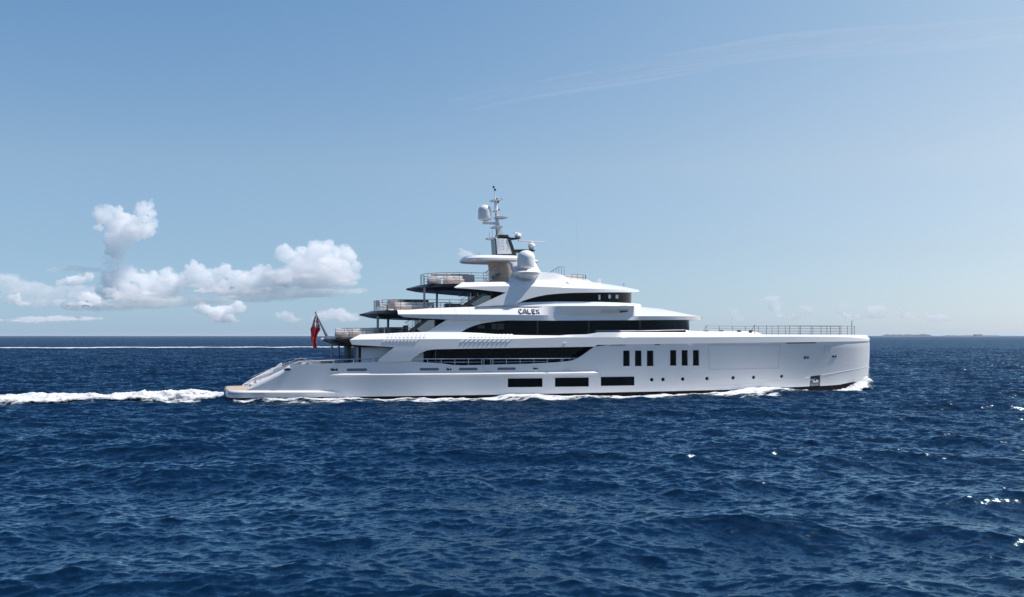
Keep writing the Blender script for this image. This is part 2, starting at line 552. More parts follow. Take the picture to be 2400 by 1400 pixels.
# spray chine line forward
ch = HP.pts([(1640, 907.3), (1740, 901), (1815, 893.5), (1897, 884.0)])
ch2 = HP.pts([(1926, 879.0), (1980, 870), (2020, 862.8), (2031.5, 860.3)])
for c_ in (ch, ch2):
    mb = MB()
    c_ = smooth(c_, 6)
    for s in (-1, 1):
        mb.tube([(x, s * (hullb(x, z) + 0.005), z) for x, z in c_], 0.018, 5)
    mb.build('spray_chine', 'hull', Y, sides=True)
# stainless stem guard
mb = MB()
mb.grid([[(66.93 + 0.0, -0.10, 2.35), (67.02, 0, 2.35), (66.93, 0.10, 2.35)], [(66.86, -0.09, 0.2), (66.95, 0, 0.2), (66.86, 0.09, 0.2)]])
mb.build('stem_guard', 'steel', Y)
# rubbing strakes
def strake(name, px, r, rz):
    L = smooth(HP.pts(px), 8)
    mb = MB()
    n = 9
    for s in (-1, 1):
        rows = []
        for k, (x, z) in enumerate(L):
            e = min(1, k / 3.0 + 0.05, (len(L) - 1 - k) / 2.0 + 0.05)
            rows.append([(x, s * (hullb(x, z + v_) - 0.03 + r * e * u_), z + v_ * max(.3, e)) for u_, v_ in ((0, rz), (.35, rz * .86), (.75, rz * .45), (.95, rz * .1), (1, -rz * .1), (.9, -rz * .4), (.5, -rz * .7), (0, -rz * .9))])
        mb.grid(rows)
    return mb.build(name, 'hull', Y, angle=60, sides=True)
strake('rubbing_strake', [(764.5, 879.5), (900, 879), (1100, 877.5), (1300, 875.6), (1407, 874)], 0.22, 0.17)
strake('stern_strake', [(531, 918.5), (545, 920.5), (600, 920.6), (700, 920.6), (800, 920.4)], 0.22, 0.19)
# windows in the hull (near side is what the photo shows)
def pane_of(poly, depth, name, m, step=0.4):
    mb = MB()
    panel(mb, poly, [], hullb, th=0.02, step=step, off=-depth)
    return mb.build(name, m, Y)
def frame_of(poly, wd, parent, m='white', proud=0.025):
    a = np.array(poly); c = a.mean(0)
    big = [tuple(c + (p - c) * (1 + wd / max(0.05, np.hypot(*(p - c))))) for p in a]
    mb = MB()
    panel(mb, big, [poly], hullb, th=0.05, step=0.5, off=proud)
    o = mb.build('window_frame', m, parent)
    return o
for h in holes['cabin']:
    o = pane_of(h, 0.11, 'cabin_window', 'glass')
    frame_of(h, 0.09, o)
for h in holes['low']:
    o = pane_of(h, 0.06, 'hull_window', 'glass')
    frame_of(h, 0.07, o)
for h, (a, b) in zip(holes['port'], port_px):
    o = pane_of(h, 0.13, 'porthole', 'glass', 0.3)
    x, z = HP.at(a, b)
    mb = MB()
    mb.tube([(x + 0.185 * math.cos(t), -(hullb(x, z) + 0.004), z + 0.185 * math.sin(t)) for t in np.linspace(0, 2 * math.pi, 19)], 0.022, 5)
    mb.build('porthole_rim', 'steel', o)
for h in holes['slot']:
    o = pane_of(h, 0.05, 'freeing_port', 'slot')
    frame_of(h, 0.03, o, 'steel', 0.006)
for h in holes['fair']:
    o = pane_of(h, 0.14, 'fairlead', 'black')
    a = np.array(h); c = a.mean(0)
    mb = MB()
    lp = [(p[0], -(hullb(p[0], p[1]) + 0.005), p[1]) for p in h]; lp.append(lp[0])
    mb.tube(lp, 0.035, 6)
    mb.box((c[0] + 0.08, -(hullb(c[0], c[1]) - 0.06), c[1]), (0.05, 0.06, 0.24))
    mb.build('fairlead_rim', 'steel', o)
# anchor pocket
o = pane_of(anchor_poly, 0.2, 'anchor_pocket', 'darkgrey')
ax, az = HP.at(1910, 896)
mb = MB()
yb = -(hullb(ax, az) - 0.12)
def pk(px, py): 
    x, z = HP.at(px, py); return (x, -(hullb(x, z) - 0.10), z)
mb.grid([[pk(1899.5, 897), pk(1910, 896.5), pk(1920.5, 896)], [pk(1897.5, 910), pk(1910, 909.2), pk(1920, 908.5)]])
for k in range(7):
    u = (k - 3) / 3.0
    mb.tube([pk(1910 + u * 8, 896), pk(1909 + u * 9, 892), pk(1910.5 + u * 6.5, 887 + 3 * u * u)], 0.07, 5)
mb.build('anchor', 'steel', o)
# stern fairlead in the sloping bulwark
mb = MB()
x, z = HP.at(674, 866.6)
lp = [(x + 0.30 * math.cos(t) + .06 * math.sin(t), -(hullb(x, z) + 0.012), z + 0.13 * math.sin(t)) for t in np.linspace(0, 2 * math.pi, 21)]
mb.tube(lp, 0.04, 6)
mb.add([(p[0], p[1] - 0.004, p[2]) for p in lp[:-1]], [tuple(range(20))], 1)
mb.build('mooring_fairlead', ['steel', 'black'], Y)
# side hatches and shell door seams
def seam(px, closed, name, m='seam', r=0.018):
    L = HP.pts(px)
    if closed: L.append(L[0])
    L2 = []
    for a, b in zip(L[:-1], L[1:]):
        for k in range(12): L2.append((a[0] + (b[0] - a[0]) * k / 12, a[1] + (b[1] - a[1]) * k / 12))
    L2.append(L[-1])
    mb = MB(); mb.tube([(x, -(hullb(x, z) + 0.002), z) for x, z in L2], r, 4)
    return mb.build(name, m, Y)
seam([(1660.5, 809), (1829, 809), (1824, 863), (1663, 866.5)], True, 'shell_door')
seam([(1932, 810), (1944, 809.6), (1944, 827.5), (1934, 828)], True, 'shell_hatch', r=0.012)
seam([(1132, 857), (1132, 868), ], False, 'boarding_gate', r=0.012)
seam([(1135, 868.5), (1152, 868.3), (1152, 871), (1135, 871.3)], True, 'boarding_step', r=0.012)
seam([(1320, 865.8), (1335, 865.6), (1335, 868.6), (1320, 868.8)], True, 'boarding_step', r=0.012)
# exhaust grille right of the lower windows: vertical strake end
seam([(1406.5, 876), (1406.8, 905)], False, 'panel_joint', r=0.012)

# ---- bulwark inside, stern stairs and swim platform ----
mb = MB()
cap = smooth([p for p in HP.pts(slope_px[:-2])], 5)
for s in (-1, 1):
    rows = []
    for x, z in cap:
        b = hullb(x, z)
        rows.append([(x + .1, s * (hullb(x, z - .45) + 0.006), z - 0.45), (x + .05, s * (b - 0.03), z - 0.22), (x, s * (b - 0.13), z - 0.04), (x - .02, s * (b - 0.30), z + 0.06), (x - .02, s * (b - 0.45), z + 0.03), (x, s * (b - 0.52), z - 0.12), (x, s * (b - 0.52), z - 0.9)])
    mb.grid(rows)
mb.build('stern_bulwark', 'hull', Y, angle=50, sides=True)
mb = MB()
pl = [(0.28 - 0.2 * (1 - (y / 3.4)**2), y) for y in np.linspace(-3.3, 3.3, 13)]
side = [(x, hullb(x, 0.84) - 0.10) for x in (0.25, 0.7, 1.5, 2.5, 4.0)]
poly = pl + side + [(x, -y) for x, y in side[::-1]]
mb.slab(poly, 0.78, 0.90)
sp = mb.build('swim_platform', 'teak', Y, smooth=False)
mb = MB()
lp = [(x, y, 0.84) for x, y in poly[:13]]
lp = [(side[0][0], -side[0][1] - .02, 0.84)] + lp + [(side[0][0], side[0][1] + .02, 0.84)]
mb.tube(lp, 0.075, 8)
mb.build('platform_edge', 'black', sp)
# central garage door slope with stairs each side
xa, xb, zb = 2.6, 7.1, 2.62
mb = MB()
mb.prism([(xa, 0.88), (xb, zb), (xb, 0.5), (xa, 0.5)], -2.7, 2.7)
mb.build('garage_door', 'cream', Y, smooth=False)
for s in (-1, 1):
    mb = MB()
    n = 9
    for k in range(n):
        x0 = xa - 0.2 + (xb - xa + 0.4) * k / n
        z1 = 0.92 + (zb - 0.92) * (k + 1) / n
        mb.box((x0 + 0.3, s * 3.6, z1 - 0.5), (0.6, 1.7, 1.0))
    mb.build('stern_stairs', 'cream', Y, smooth=False)
mb = MB()
for s in (-1, 1):
    mb.tube([(2.5, s * 4.3, 1.75), (4.5, s * 4.4, 2.6), (6.9, s * 4.5, 3.45), (7.3, s * 4.45, 3.6)], 0.025, 6)
    for x, z in ((2.9, 1.9), (4.3, 2.5), (5.7, 3.0), (6.9, 3.42)):
        mb.tube([(x, s * 4.35, z - 0.9), (x, s * 4.35, z)], 0.018, 5)
mb.build('stair_handrail', 'steel', Y, sides=True)
mb = MB()
for s in (-1, 1):
    mb.grid([[(4.2, s * 4.33, 1.75), (7.0, s * 4.45, 2.75)], [(4.6, s * 4.33, 2.45), (7.0, s * 4.45, 3.3)]])
mb.build('stair_glass', 'pane', Y, smooth=False, sides=True)
# cleats
mb = MB()
for s in (-1, 1):
    mb.box((2.0, s * 3.9, 1.02), (0.4, 0.14, 0.12)); mb.box((2.0, s * 3.9, 0.95), (0.14, 0.1, 0.14))
mb.build('cleat', 'steel', Y, bevel=0.02, sides=True)

# ---- decks inside the hull ----
def deckpoly(x0, x1, f, inset=0.15, n=40):
    xs = np.linspace(x0, x1, n)
    a = [(x, -(f(x) - inset)) for x in xs]
    return a + [(x, -y) for x, y in a[::-1]]
mb = MB(); mb.slab(deckpoly(7.0, 46.0, lambda x: hullb(x, 2.25), 0.3), 2.25, 2.40)
mb.build('main_deck', 'teak', Y, smooth=False)
# aft bulwark inner side + main aft rails
x_r0 = HP.at(672, 858)[0]; x_r1 = HP.at(886, 848)[0]
mb = MB()
pth = [(x, -(hbk(x) - 0.35), float(np.interp(x, [p[0] for p in hull_top[:14]], [p[1] for p in hull_top[:14]]))) for x in np.linspace(x_r0 + 0.6, x_r1 + .2, 14)]
mb.tube([(p[0], p[1], p[2] + 0.30) for p in pth], 0.045, 6)
for p in pth[::3]: mb.tube([p, (p[0], p[1], p[2] + 0.3)], 0.03, 5)
mb.tube([(p[0], -p[1], p[2] + 0.30) for p in pth], 0.045, 6)
for p in pth[::3]: mb.tube([(p[0], -p[1], p[2]), (p[0], -p[1], p[2] + 0.3)], 0.03, 5)
mb.build('bulwark_rail', 'steel', Y, sides=True)
mb = MB()
arc = [(7.15 + 0.5 * (abs(y) / 4.3)**2, y, 2.42) for y in np.linspace(-4.3, 4.3, 15)]
railing(mb, arc, 1.05, (1.0, 0.7, 0.4), 1.0, 0.03, 0.025)
mb.build('aft_deck_rail', 'steel', Y)

# main deck side glass behind the side-deck opening
mb = MB()
for s in (-1, 1):
    mb.grid([[(x, s * 4.35, z) for x in np.linspace(at(984, 830, -4.35)[0], 47, 12)] for z in (2.3, 3.2, 5.0)])
mb.build('saloon_glass', 'glass', Y, sides=True)
mb = MB()
x0 = at(846, 830, -4.3)[0]; x1 = at(990, 830, -4.35)[0]
for s in (-1, 1):
    mb.grid([[(x, s * (4.36 + 0.45 * min(1, (x - x0) / 3)), z) for x in np.linspace(x0, x1, 10)] for z in (2.3, 4.9)])
mb.build('saloon_side_wall', 'white', Y, sides=True)
mb = MB()
mb.box((x0 - 0.1, 0, 3.6), (0.12, 8.8, 2.6))
mb.build('saloon_doors', 'glass', Y)
for y in (-4.25, -3.55, -2.9, 2.9, 4.25):
    mb = MB(); mb.box((x0 - 0.32, y, 3.55), (0.16, 0.16, 2.5))
    mb.build('door_frame', 'grey', Y)
# closing walls, so nothing shows through the opening ends
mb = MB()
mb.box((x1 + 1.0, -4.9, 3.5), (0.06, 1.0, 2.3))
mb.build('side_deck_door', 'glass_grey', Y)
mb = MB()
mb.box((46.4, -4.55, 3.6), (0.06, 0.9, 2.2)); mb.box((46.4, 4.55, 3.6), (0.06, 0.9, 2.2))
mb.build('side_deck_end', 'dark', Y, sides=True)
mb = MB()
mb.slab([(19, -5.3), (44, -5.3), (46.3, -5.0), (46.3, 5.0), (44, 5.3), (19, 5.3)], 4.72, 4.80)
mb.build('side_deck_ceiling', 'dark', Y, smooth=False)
# rail of the side deck
mb = MB()
yr = 5.45
top = [P3(px, py, -yr) for px, py in ((968, 841.5), (1100, 841.2), (1240, 840.6), (1354, 840))]
mb.tube(smooth(top, 4), 0.035, 6)
mid = [P3(px, py, -yr) for px, py in ((1002, 849), (1130, 849))]
mb.tube(mid, 0.02, 5)
mid = [P3(px, py, -yr) for px, py in ((1155, 848.8), (1283, 847.5))]
mb.tube(mid, 0.02, 5)
for px in (1002, 1034, 1066, 1098, 1129, 1134, 1150, 1155, 1187, 1219, 1251, 1283, 1315, 1319, 1335):
    yt = float(np.interp(px, [968, 1354], [841.5, 840])); yb = float(np.interp(px, [963, 1033, 1063, 1087, 1238, 1338], [848, 852, 856, 856.7, 853, 846]))
    mb.tube([P3(px, yb + 1.5, -yr), P3(px, yt, -yr)], 0.024, 5)
mb.build('side_deck_rail', 'steel', Y)

# ---- upper hull band (K1 to K2) and bevel (K2 to K3) ----
PK = Plan(lambda x: hbk(x) + 0.09)
k2_px = [(819.5, 796.8), (843, 796.2), (960, 795.2), (1180, 794.6), (1290, 792), (1330, 791), (1440, 790.8), (1640, 790.3), (1850, 789.5), (1980, 790.5), (2032, 794)]
k2 = PK.pts(k2_px)
k2f = pchip([p[0] for p in k2] + [67.05], [p[1] for p in k2] + [k2[-1][1] - 0.02])
xk0 = k2[0][0]
# lower panel: from the nose along its lower edge, over the side-deck opening to the dark line
lowband = PK.pts([(825, 808.3), (870, 811), (923.6, 814.2)])
wing = [HP.at(887, 842.7), HP.at(886, 848)]
open_top = [(963, 847.3), (966, 843), (970, 839), (984, 828.7), (1000, 821.9), (1010, 820), (1021, 819), (1100, 817.4), (1393.5, 812.8)]
ot = PK.pts(open_top)
kk = PK.pts([(1400, 808.6), (1430, 808.3), (1500, 807.4), (1640, 805.5), (1800, 803.3), (1950, 801.3), (2037, 800)])
def bandb(x, z):
    # outermost a little above K1, leaning in towards K2 and following the hull below
    zk = k2f(x)
    t = (zk - z) / 0.9
    if t < 1: return hbk(x) + 0.09 + 0.02 * t * (1 if x < 60 else max(0, (67 - x) / 7))
    u = min(1, (t - 1) / 2.2)
    return hbk(x) + 0.11 - 0.10 * u
k2line = [(x, k2f(x)) for x in np.linspace(xk0, 66.99, 150)]
out1 = [k2line[0]] + lowband + wing + HP.pts([(900, 849)]) + ot + kk + k2line[::-1][:-1]
# small piece between the opening's forward top corner and the hull
mb = MB()
panel(mb, out1, [], bandb, th=0.14, step=0.4)
out_far = [k2line[0]] + lowband + PK.pts([(1000, 816), (1393.5, 812.8)]) + kk + k2line[::-1][:-1]
panel(mb, out_far, [], bandb, th=0.14, step=0.8, side=1)
mb.build('topside_band', 'hull', Y, angle=25, sides=True)
# bevel
k3_px = [(843, 784.2), (936, 780), (1003, 778.2), (1080, 778.8), (1127, 781), (1185, 785), (1240, 786.2), (1312, 786.6), (1330, 785), (1372, 784), (1390, 781.5), (1400, 779.2), (1460, 778.9), (1700, 779.2), (1789, 784.5), (1900, 784.9), (2000, 785.2), (2026, 785.6)]
def inset3(px): return float(np.interp(px, [800, 860, 1300, 1335, 1395, 1440, 1465, 1700, 1790, 1990, 2030], [0.35, 0.55, 0.5, 0.12, 0.12, 0.15, 0.5, 0.5, 0.42, 0.5, 0.6]))
P3k = Plan(lambda x: max(0.02, hbk(x) + 0.09 - 0.5))
k3 = P3k.pts(k3_px)
ztab = (np.array([p[0] for p in k3]), np.array([p[1] for p in k3]))
r2, r3 = [], []
N = 240
for i in range(N + 1):
    u = i / N
    x2 = xk0 + (67.02 - xk0) * u
    px = pxof(x2, -(hbk(x2) + 0.09))
    ins = inset3(px)
    x3 = ztab[0][0] + (66.62 - ztab[0][0]) * u
    r2.append((x2, -(hbk(x2) + 0.09) if u < 1 else -0.02, k2f(x2)))
    b3 = max(0.0, hbk(x3) + 0.09 - ins)
    z3 = float(np.interp(x3, *ztab))
    r3.append((x3, -b3, z3))
mb = MB()
r4 = [(x, y + min(0.25, -y * 0.9), z) for x, y, z in r3]
r5 = [(x, y + min(0.25, -y * 0.9), z - 0.4) for x, y, z in r3]
loft(mb, [r2, r3, r4, r5])
mb.build('gunwale', 'white', Y, angle=18)
# louvres pressed into bevel and band
def louvres(pa, pb, pya, pyb, n, upper):
    mb = MB()
    for k in range(n):
        px = pa + (pb - pa) * k / n
        w_ = (pb - pa) / n
        a = PK.at(px + w_ * 0.75, pya); b = PK.at(px, pyb)
        def on(x, z):
            if upper:
                zk = k2f(x); z3 = float(np.interp(x, *ztab)); t = min(1, max(0, (z - zk) / max(0.05, z3 - zk)))
                return hbk(x) + 0.09 - 0.5 * t
            return bandb(x, z)
        d = 0.14
        q = [(a[0], -(on(*a) + 0.0), a[1]), (b[0], -(on(*b) + 0.0), b[1]),
             (b[0] + d, -(on(b[0] + d, b[1]) + 0.06), b[1]), (a[0] + d, -(on(a[0] + d, a[1]) + 0.06), a[1]),
             (b[0] + d * 2.2, -(on(b[0] + d, b[1]) + 0.002), b[1]), (a[0] + d * 2.2, -(on(a[0] + d, a[1]) + 0.002), a[1])]
        mb.add(q, [(0, 1, 2, 3), (3, 2, 4, 5)])
    return mb.build('louvre_panel', 'white', Y, smooth=False)
louvres(906, 1000, 782.6, 791.5, 10, True)
louvres(1100, 1200, 783.5, 791.3, 11, True)
louvres(896, 978, 796.8, 800.8, 10, False)
louvres(1078, 1196, 796, 801.5, 11, False)
# dark vents and marks along the line under the band
for a, b, py in ((1429.5, 1466, 808.7), (1534, 1546.5, 807.8), (1843, 1912, 804.4)):
    (xa_, z_), (xb_, z2_) = HP.at(a, py), HP.at(b, py - (b - a) * 0.012)
    mb = MB()
    n = max(3, int((xb_ - xa_) / 0.16))
    for k in range(n):
        x = xa_ + (xb_ - xa_) * (k + .5) / n
        z = z_ + (z2_ - z_) * (k + .5) / n
        mb.box((x, -(hullb(x, z) + 0.05), z), ((xb_ - xa_) / n * 0.8, 0.08, 0.075))
    mb.build('vent_grille', 'mark', Y, smooth=False)
for px, py in ((1323, 805), (1616, 809.5)):
    mb = MB(); x, z = HP.at(px, py); mb.box((x, -(hullb(x, z) + 0.16), z), (0.28, 0.10, 0.05))
    mb.build('courtesy_light', 'white', Y, bevel=0.01)

# ---- foredeck ----
fz = lambda x: float(np.interp(x, *ztab)) - 0.06
xs = np.linspace(40, 66.5, 50)
mb = MB()
rows = [[(x, -max(0.0, hbk(x) - 0.5), fz(x)) for x in xs], [(x, 0, fz(x) + 0.02) for x in xs]]
loft(mb, rows)
mb.build('foredeck', 'teak', Y)
# raised coaming / touch-and-go pad on the foredeck
cz = [P3(1605, 773, -3.5), P3(1640, 776.6, -3.3), P3(1762, 777.4, -2.9), P3(1789, 785.3, -2.4)]
mb = MB()
r0, r1, r2_ = [], [], []
for k, (x, y, z) in enumerate(smooth(cz, 6)):
    r0.append((x, y - 0.5, fz(x) - 0.05)); r1.append((x, y, max(z, fz(x) - .03))); r2_.append((x, y + 1.0, max(z, fz(x) - .03) + 0.02))
loft(mb, [r0, r1, r2_], cap1=True)
mb.build('foredeck_coaming', 'white', Y)
for px in (1655, 1690, 1732, 1760):
    mb = MB(); x, y, z = P3(px, 777, -3.0); mb.box((x, y, z + 0.05), (0.34, 0.3, 0.14))
    mb.build('deck_fitting', 'darkgrey', Y, bevel=0.02)
# bow rails: near and far
def bowrail(s, x0, x1, h, nm):
    mb = MB()
    pth = [(x, s * max(0.25, hbk(x) - 0.75), fz(x)) for x in np.linspace(x0, x1, 16)]
    railing(mb, pth, h, (1.0, 0.72, 0.45, 0.2), 1.45, 0.02, 0.024)
    a = pth[0]
    mb.tube([(a[0] - 0.4, a[1], a[2] + 0.3), (a[0], a[1], a[2] + h)], 0.018, 5)
    return mb.build(nm, 'darkgrey', Y)
xn0 = at(1761, 785, -(4.0))[0]
xf0 = at(1663, 785, 3.9)[0]
bowrail(-1, xn0, 64.3, 0.98, 'bow_rail')
bowrail(1, xf0, 64.3, 0.98, 'bow_rail')
mb = MB(); x, z = at(1996.5, 785, 0); mb.tube([(x, 0, z - .1), (x, 0, z + 1.5)], 0.035, 6)
mb.build('jackstaff', 'darkgrey', Y)
mb = MB()
railing(mb, [(at(1640, 785, -3.3)[0] - 0.2, -3.2, fz(56) + 0.15), (at(1686, 785, -3.3)[0], -3.1, fz(58) + 0.15)], 0.35, (1.0,), 1.0, 0.018, 0.016)
mb.build('hatch_rail', 'darkgrey', Y)

# ---- aft ends of the decks: dark glossy fascias ----
def fascia(name, tip_px, top_py, side_b, x_fwd, bot_pts, cave, tipdz):
    """slab whose aft edge is bowed; bot_pts: (distance from the tip, thickness)"""
    xt, zt = at(tip_px, top_py, -side_b * 0.55)
    z_top = at(tip_px + 60, top_py, -side_b)[1]
    for _ in range(6):            # the tip's leftmost silhouette lands on tip_px
        m_ = min(pxof(xt + cave * (1 - math.sin(v * math.pi / 2)) - 0.3, s_ * side_b * math.cos(v * math.pi / 2)**0.75) for v in np.linspace(0, 1, 21) for s_ in (-1, 1))
        xt += (tip_px - m_) / 25.5
    r0, r1, r2, r3 = [], [], [], []
    for u in np.linspace(0, 1, 26):
        # u 0: forward end at the side, 1: aft centre line
        if u < 0.45:
            v = u / 0.45
            xa_ = x_fwd + (xt + cave - x_fwd) * v; b = side_b
        else:
            v = (u - 0.45) / 0.55
            th = v * math.pi / 2
            xa_ = xt + cave * (1 - math.sin(th)); b = side_b * math.cos(th)**0.75
        d = xa_ - xt
        thick = float(np.interp(d, [p[0] for p in bot_pts], [p[1] for p in bot_pts]))
        cen = xt + cave * 1.3
        aft = max(0, 1 - d / cave)
        r0.append((xa_ + 0.75 * aft, -b * (1 - 0.1 * aft), z_top))
        r1.append((xa_ - 0.28 * max(0, 1 - d / cave) - .02, -b * 1.0, z_top - tipdz))
        r2.append((xa_ - 0.22 * max(0, 1 - d / cave), -b * 0.995, z_top - tipdz - 0.12))
        r3.append((xa_ + 0.35 * max(0, 1 - d / cave), -max(0, b - 0.22), z_top - thick))
    mb = MB()
    loft(mb, [r0, r1, r2, r3], cap0=False, cap1=True)
    o = mb.build(name, 'navy', Y, angle=30)
    mb = MB()
    mb.grid([[(x, y + 0.02, z + 0.012) for x, y, z in r0], [(x, -y - 0.02, z + 0.012) for x, y, z in r0]])
    mb.build('deck_planking', 'teak', o)
    return r0, z_top
EDGE1, Z1 = fascia('upper_deck_end', 750, 791.0, 5.3, 26, [(0, 0.45), (0.9, 0.72), (2.0, 0.84), (6, 0.92), (30, 0.95)], 3.6, 0.16)
EDGE2, Z2 = fascia('bridge_deck_end', 841, 727, 4.86, 28, [(0, 0.50), (1.5, 0.66), (4.5, 0.76), (8, 0.85), (30, 0.9)], 4.2, 0.28)
EDGE3, Z3 = fascia('sun_deck_end', 951, 664.5, 4.34, 27.5, [(0, 0.50), (3, 0.60), (6.5, 0.85), (10, 1.0), (30, 1.05)], 4.4, 0.28)
mb = MB(); x, z = at(756, 793, -1.5); mb.lathe((x - .05, -1.4, z - 0.2), [(0.02, 0), (0.12, 0.02), (0.14, 0.14), (0.1, 0.22)], 12)
mb.build('stern_light', 'white', Y)
def pillar(px, y, py0, py1, r=0.10):
    x, za = at(px, py0, y); _, zb_ = at(px, py1, y)
    mb = MB(); mb.tube([(x, y, za), (x, y, zb_)], r, 14)
    return mb.build('deck_pillar', 'pillar', Y)
pillar(778, -3.6, 806, 846, 0.09); pillar(794.5, 3.4, 806, 846, 0.09)
pillar(885.5, -3.6, 741, 783, 0.11); pillar(909.5, 3.0, 741, 783, 0.12)
pillar(994.5, -3.4, 674, 722, 0.10); pillar(1024, 2.6, 674, 722, 0.11)

# ---- tier 1 : upper deck house (wing panel + black glass) ----
PU = Plan(lambda x: 5.02 if x < 46.5 else 5.02 * math.sqrt(max(0.0, 1 - ((x - 46.5) / (50.6 - 46.5 + 0.0))**2)) if x < 50.6 else 0.0)
xg_f = None
def house(name, b, x0, xr, xf, z0, z1, lean, m):
    """glass drum: straight sides to xr, elliptical front to xf"""
    rows = []
    for z, k in ((z0, 0.0), (z1, lean)):
        r = []
        for x in np.linspace(x0, xr, 14): r.append((x, -(b - k), z))
        for t in np.linspace(0, math.pi / 2, 22)[1:]:
            r.append((xr + (xf - k - xr) * math.sin(t), -(b - k) * math.cos(t), z))
        rows.append(r)
    mb = MB(); loft(mb, rows)
    return mb.build(name, m, Y, angle=40)
x_u0 = at(1088, 780, -4.84)[0]
x_uf = at(1619, 760, -0.6)[0]
ug = house('upper_deck_glass', 4.84, x_u0, x_uf - 7.5, x_uf - 0.25, Z1 - 0.3, 7.22, -0.05, 'glass')
# mullions behind reflections: slim dark posts
for px in (1260, 1380, 1500):
    mb = MB(); x, z = at(px, 760, -4.9); mb.box((x, -4.84, 6.4), (0.10, 0.1, 1.7))
    mb.build('glass_mullion', 'black', ug)
PW = Plan(lambda x: 5.12)
wp = PW.pts([(1000, 778.5), (1050, 748.6), (1200, 750.5), (1165, 753.6), (1145, 756), (1130, 758.5), (1112, 763.5), (1096, 770), (1080, 779)])
mb = MB()
tl = lambda x, z: 5.12 - 0.16 * (z - 5.5) / 1.5
panel(mb, wp, [], tl, th=0.25, step=0.4); panel(mb, wp, [], tl, th=0.25, step=0.8, side=1)
mb.build('upper_deck_wing', 'white', Y, sides=True)
# cabins showing dimly through the glass
for pa, pb, ya, yb in ((1120, 1136, 763, 770), (1152, 1164, 759, 772), (1166, 1181, 758.5, 772.5)):
    (xa_, z1_), (xb_, z0_) = at(pa, ya, -4.9), at(pb, yb, -4.9)
    mb = MB(); mb.box(((xa_ + xb_) / 2, -4.865 - 0.05 * ((z0_ + z1_) / 2 - Z1 + .3) / (7.22 - Z1 + .3), (z0_ + z1_) / 2), (xb_ - xa_, 0.03, z1_ - z0_))
    mb.build('cabin_pane', 'smoke', ug, smooth=False)
# ledge rail by the glass
mb = MB()
a, b = P3(1395, 776.3, -5.15), P3(1604, 773.6, -4.6)
mb.tube([a, P3(1520, 775.4, -5.1), b], 0.045, 6)
for px in (1440, 1500, 1560): p = P3(px, 775.6, -5.1); mb.tube([p, (p[0], p[1], p[2] - 0.3)], 0.02, 5)
mb.build('ledge_rail', 'steel', Y)

# ---- tier 2 : bridge deck side (the plate that carries the name) ----
xc = at(1651, 745, -0.8)[0]
def b2(x, base):
    xr = xc - 8.5
    if x <= xr: return base
    return base * max(0.0, 1 - ((x - xr) / (xc - xr))**2.3)**0.62
PA = Plan(lambda x: b2(x, 5.28))
knk = [(933.3, 736.7), (1066, 737), (1194, 738), (1300, 739.2), (1490, 741.2), (1560, 741.5), (1640, 742.3)]
low = [(936, 738.5), (947, 743.6), (990, 746.5), (1024, 748), (1050, 749.4), (1120, 751), (1300, 751.8), (1500, 750.6), (1617, 750), (1640, 749.8)]
top2 = [(955, 726.6), (1008.7, 722.8), (1066, 720.5), (1114, 719.3), (1200, 717.4), (1300, 717.8), (1490, 718), (1510, 719.2)]
kn = PA.pts(knk); lo_ = PA.pts(low); tp = Plan(lambda x: 4.75).pts(top2)
fx = lambda L: (np.array([p[0] for p in L]), np.array([p[1] for p in L]))
knx, lox, tpx = fx(kn), fx(lo_), fx(tp)
crown = [at(1510, 719.3, -1.6), at(1527, 719.6, -1.5), at(1565, 723.2, -1.5), at(1617, 735.8, -1.2), at(1646, 740.9, -0.6)]
crx = fx(crown)
px_x = lambda x, b: pxof(x, -b)
rl, rk, rt, rc, ru = [], [], [], [], []
xa2 = kn[0][0]
N = 300
for i in range(N + 1):
    u = i / N
    uu = math.sin(u * math.pi / 2)
    uu = 0.5 * u + 0.5 * uu
    x = xa2 + (xc - xa2) * uu
    px = pxof(x, -b2(x, 5.28))
    rec = float(np.interp(px, [1262, 1312, 1485, 1512], [0, 1, 1, 0]))         # bridge-wing undercut
    bulge = float(np.interp(px, [1265, 1380, 1470, 1512], [0, 1, 1, 0]))
    fwd = float(np.interp(px, [1486, 1516], [0, 1]))
    base_l = b2(x, 5.20) if u < 1 else 0.0
    xl = x - 0.35 * max(0, (x - (xc - 6)) / 6)**2
    zl = float(np.interp(x, *lox))
    rl.append((xl, -base_l, zl))
    ru.append((xl - 0.3 * max(0, (x - (xc - 6)) / 6), -max(0.0, base_l - 0.55), zl + 0.02))
    zk = float(np.interp(x, *knx))
    rk.append((x, -(b2(x, 5.28) - 0.30 * rec * 0.5) if u < 1 else 0.0, zk))
    # top edge
    zt = float(np.interp(x, *tpx))
    bt = b2(x, 4.72) * (1 - rec) + (5.05 + 0.55 * bulge) * rec
    if fwd > 0:
        zt = zt * (1 - fwd) + (zk + (float(np.interp(x, *crx)) - zk) * 0.62) * fwd
        bt = bt * (1 - fwd) + b2(x, 5.28) * 0.62 * fwd
    rt.append((x - 0.4 * fwd * max(0, (x - (xc - 5)) / 5), -bt if u < 1 else 0.0, zt))
    zc = zt * (1 - fwd) + max(zt, float(np.interp(x, *crx))) * fwd
    rc.append((x - 0.5 * fwd * max(0, (x - (xc - 5)) / 5), -max(0, bt - 1.1) * (1 - fwd), zc + 0.01 * (1 - fwd)))
mb = MB()
loft(mb, [ru, rl, rk, rt, rc])
t2 = mb.build('bridge_deck_plate', 'white', Y, angle=17)
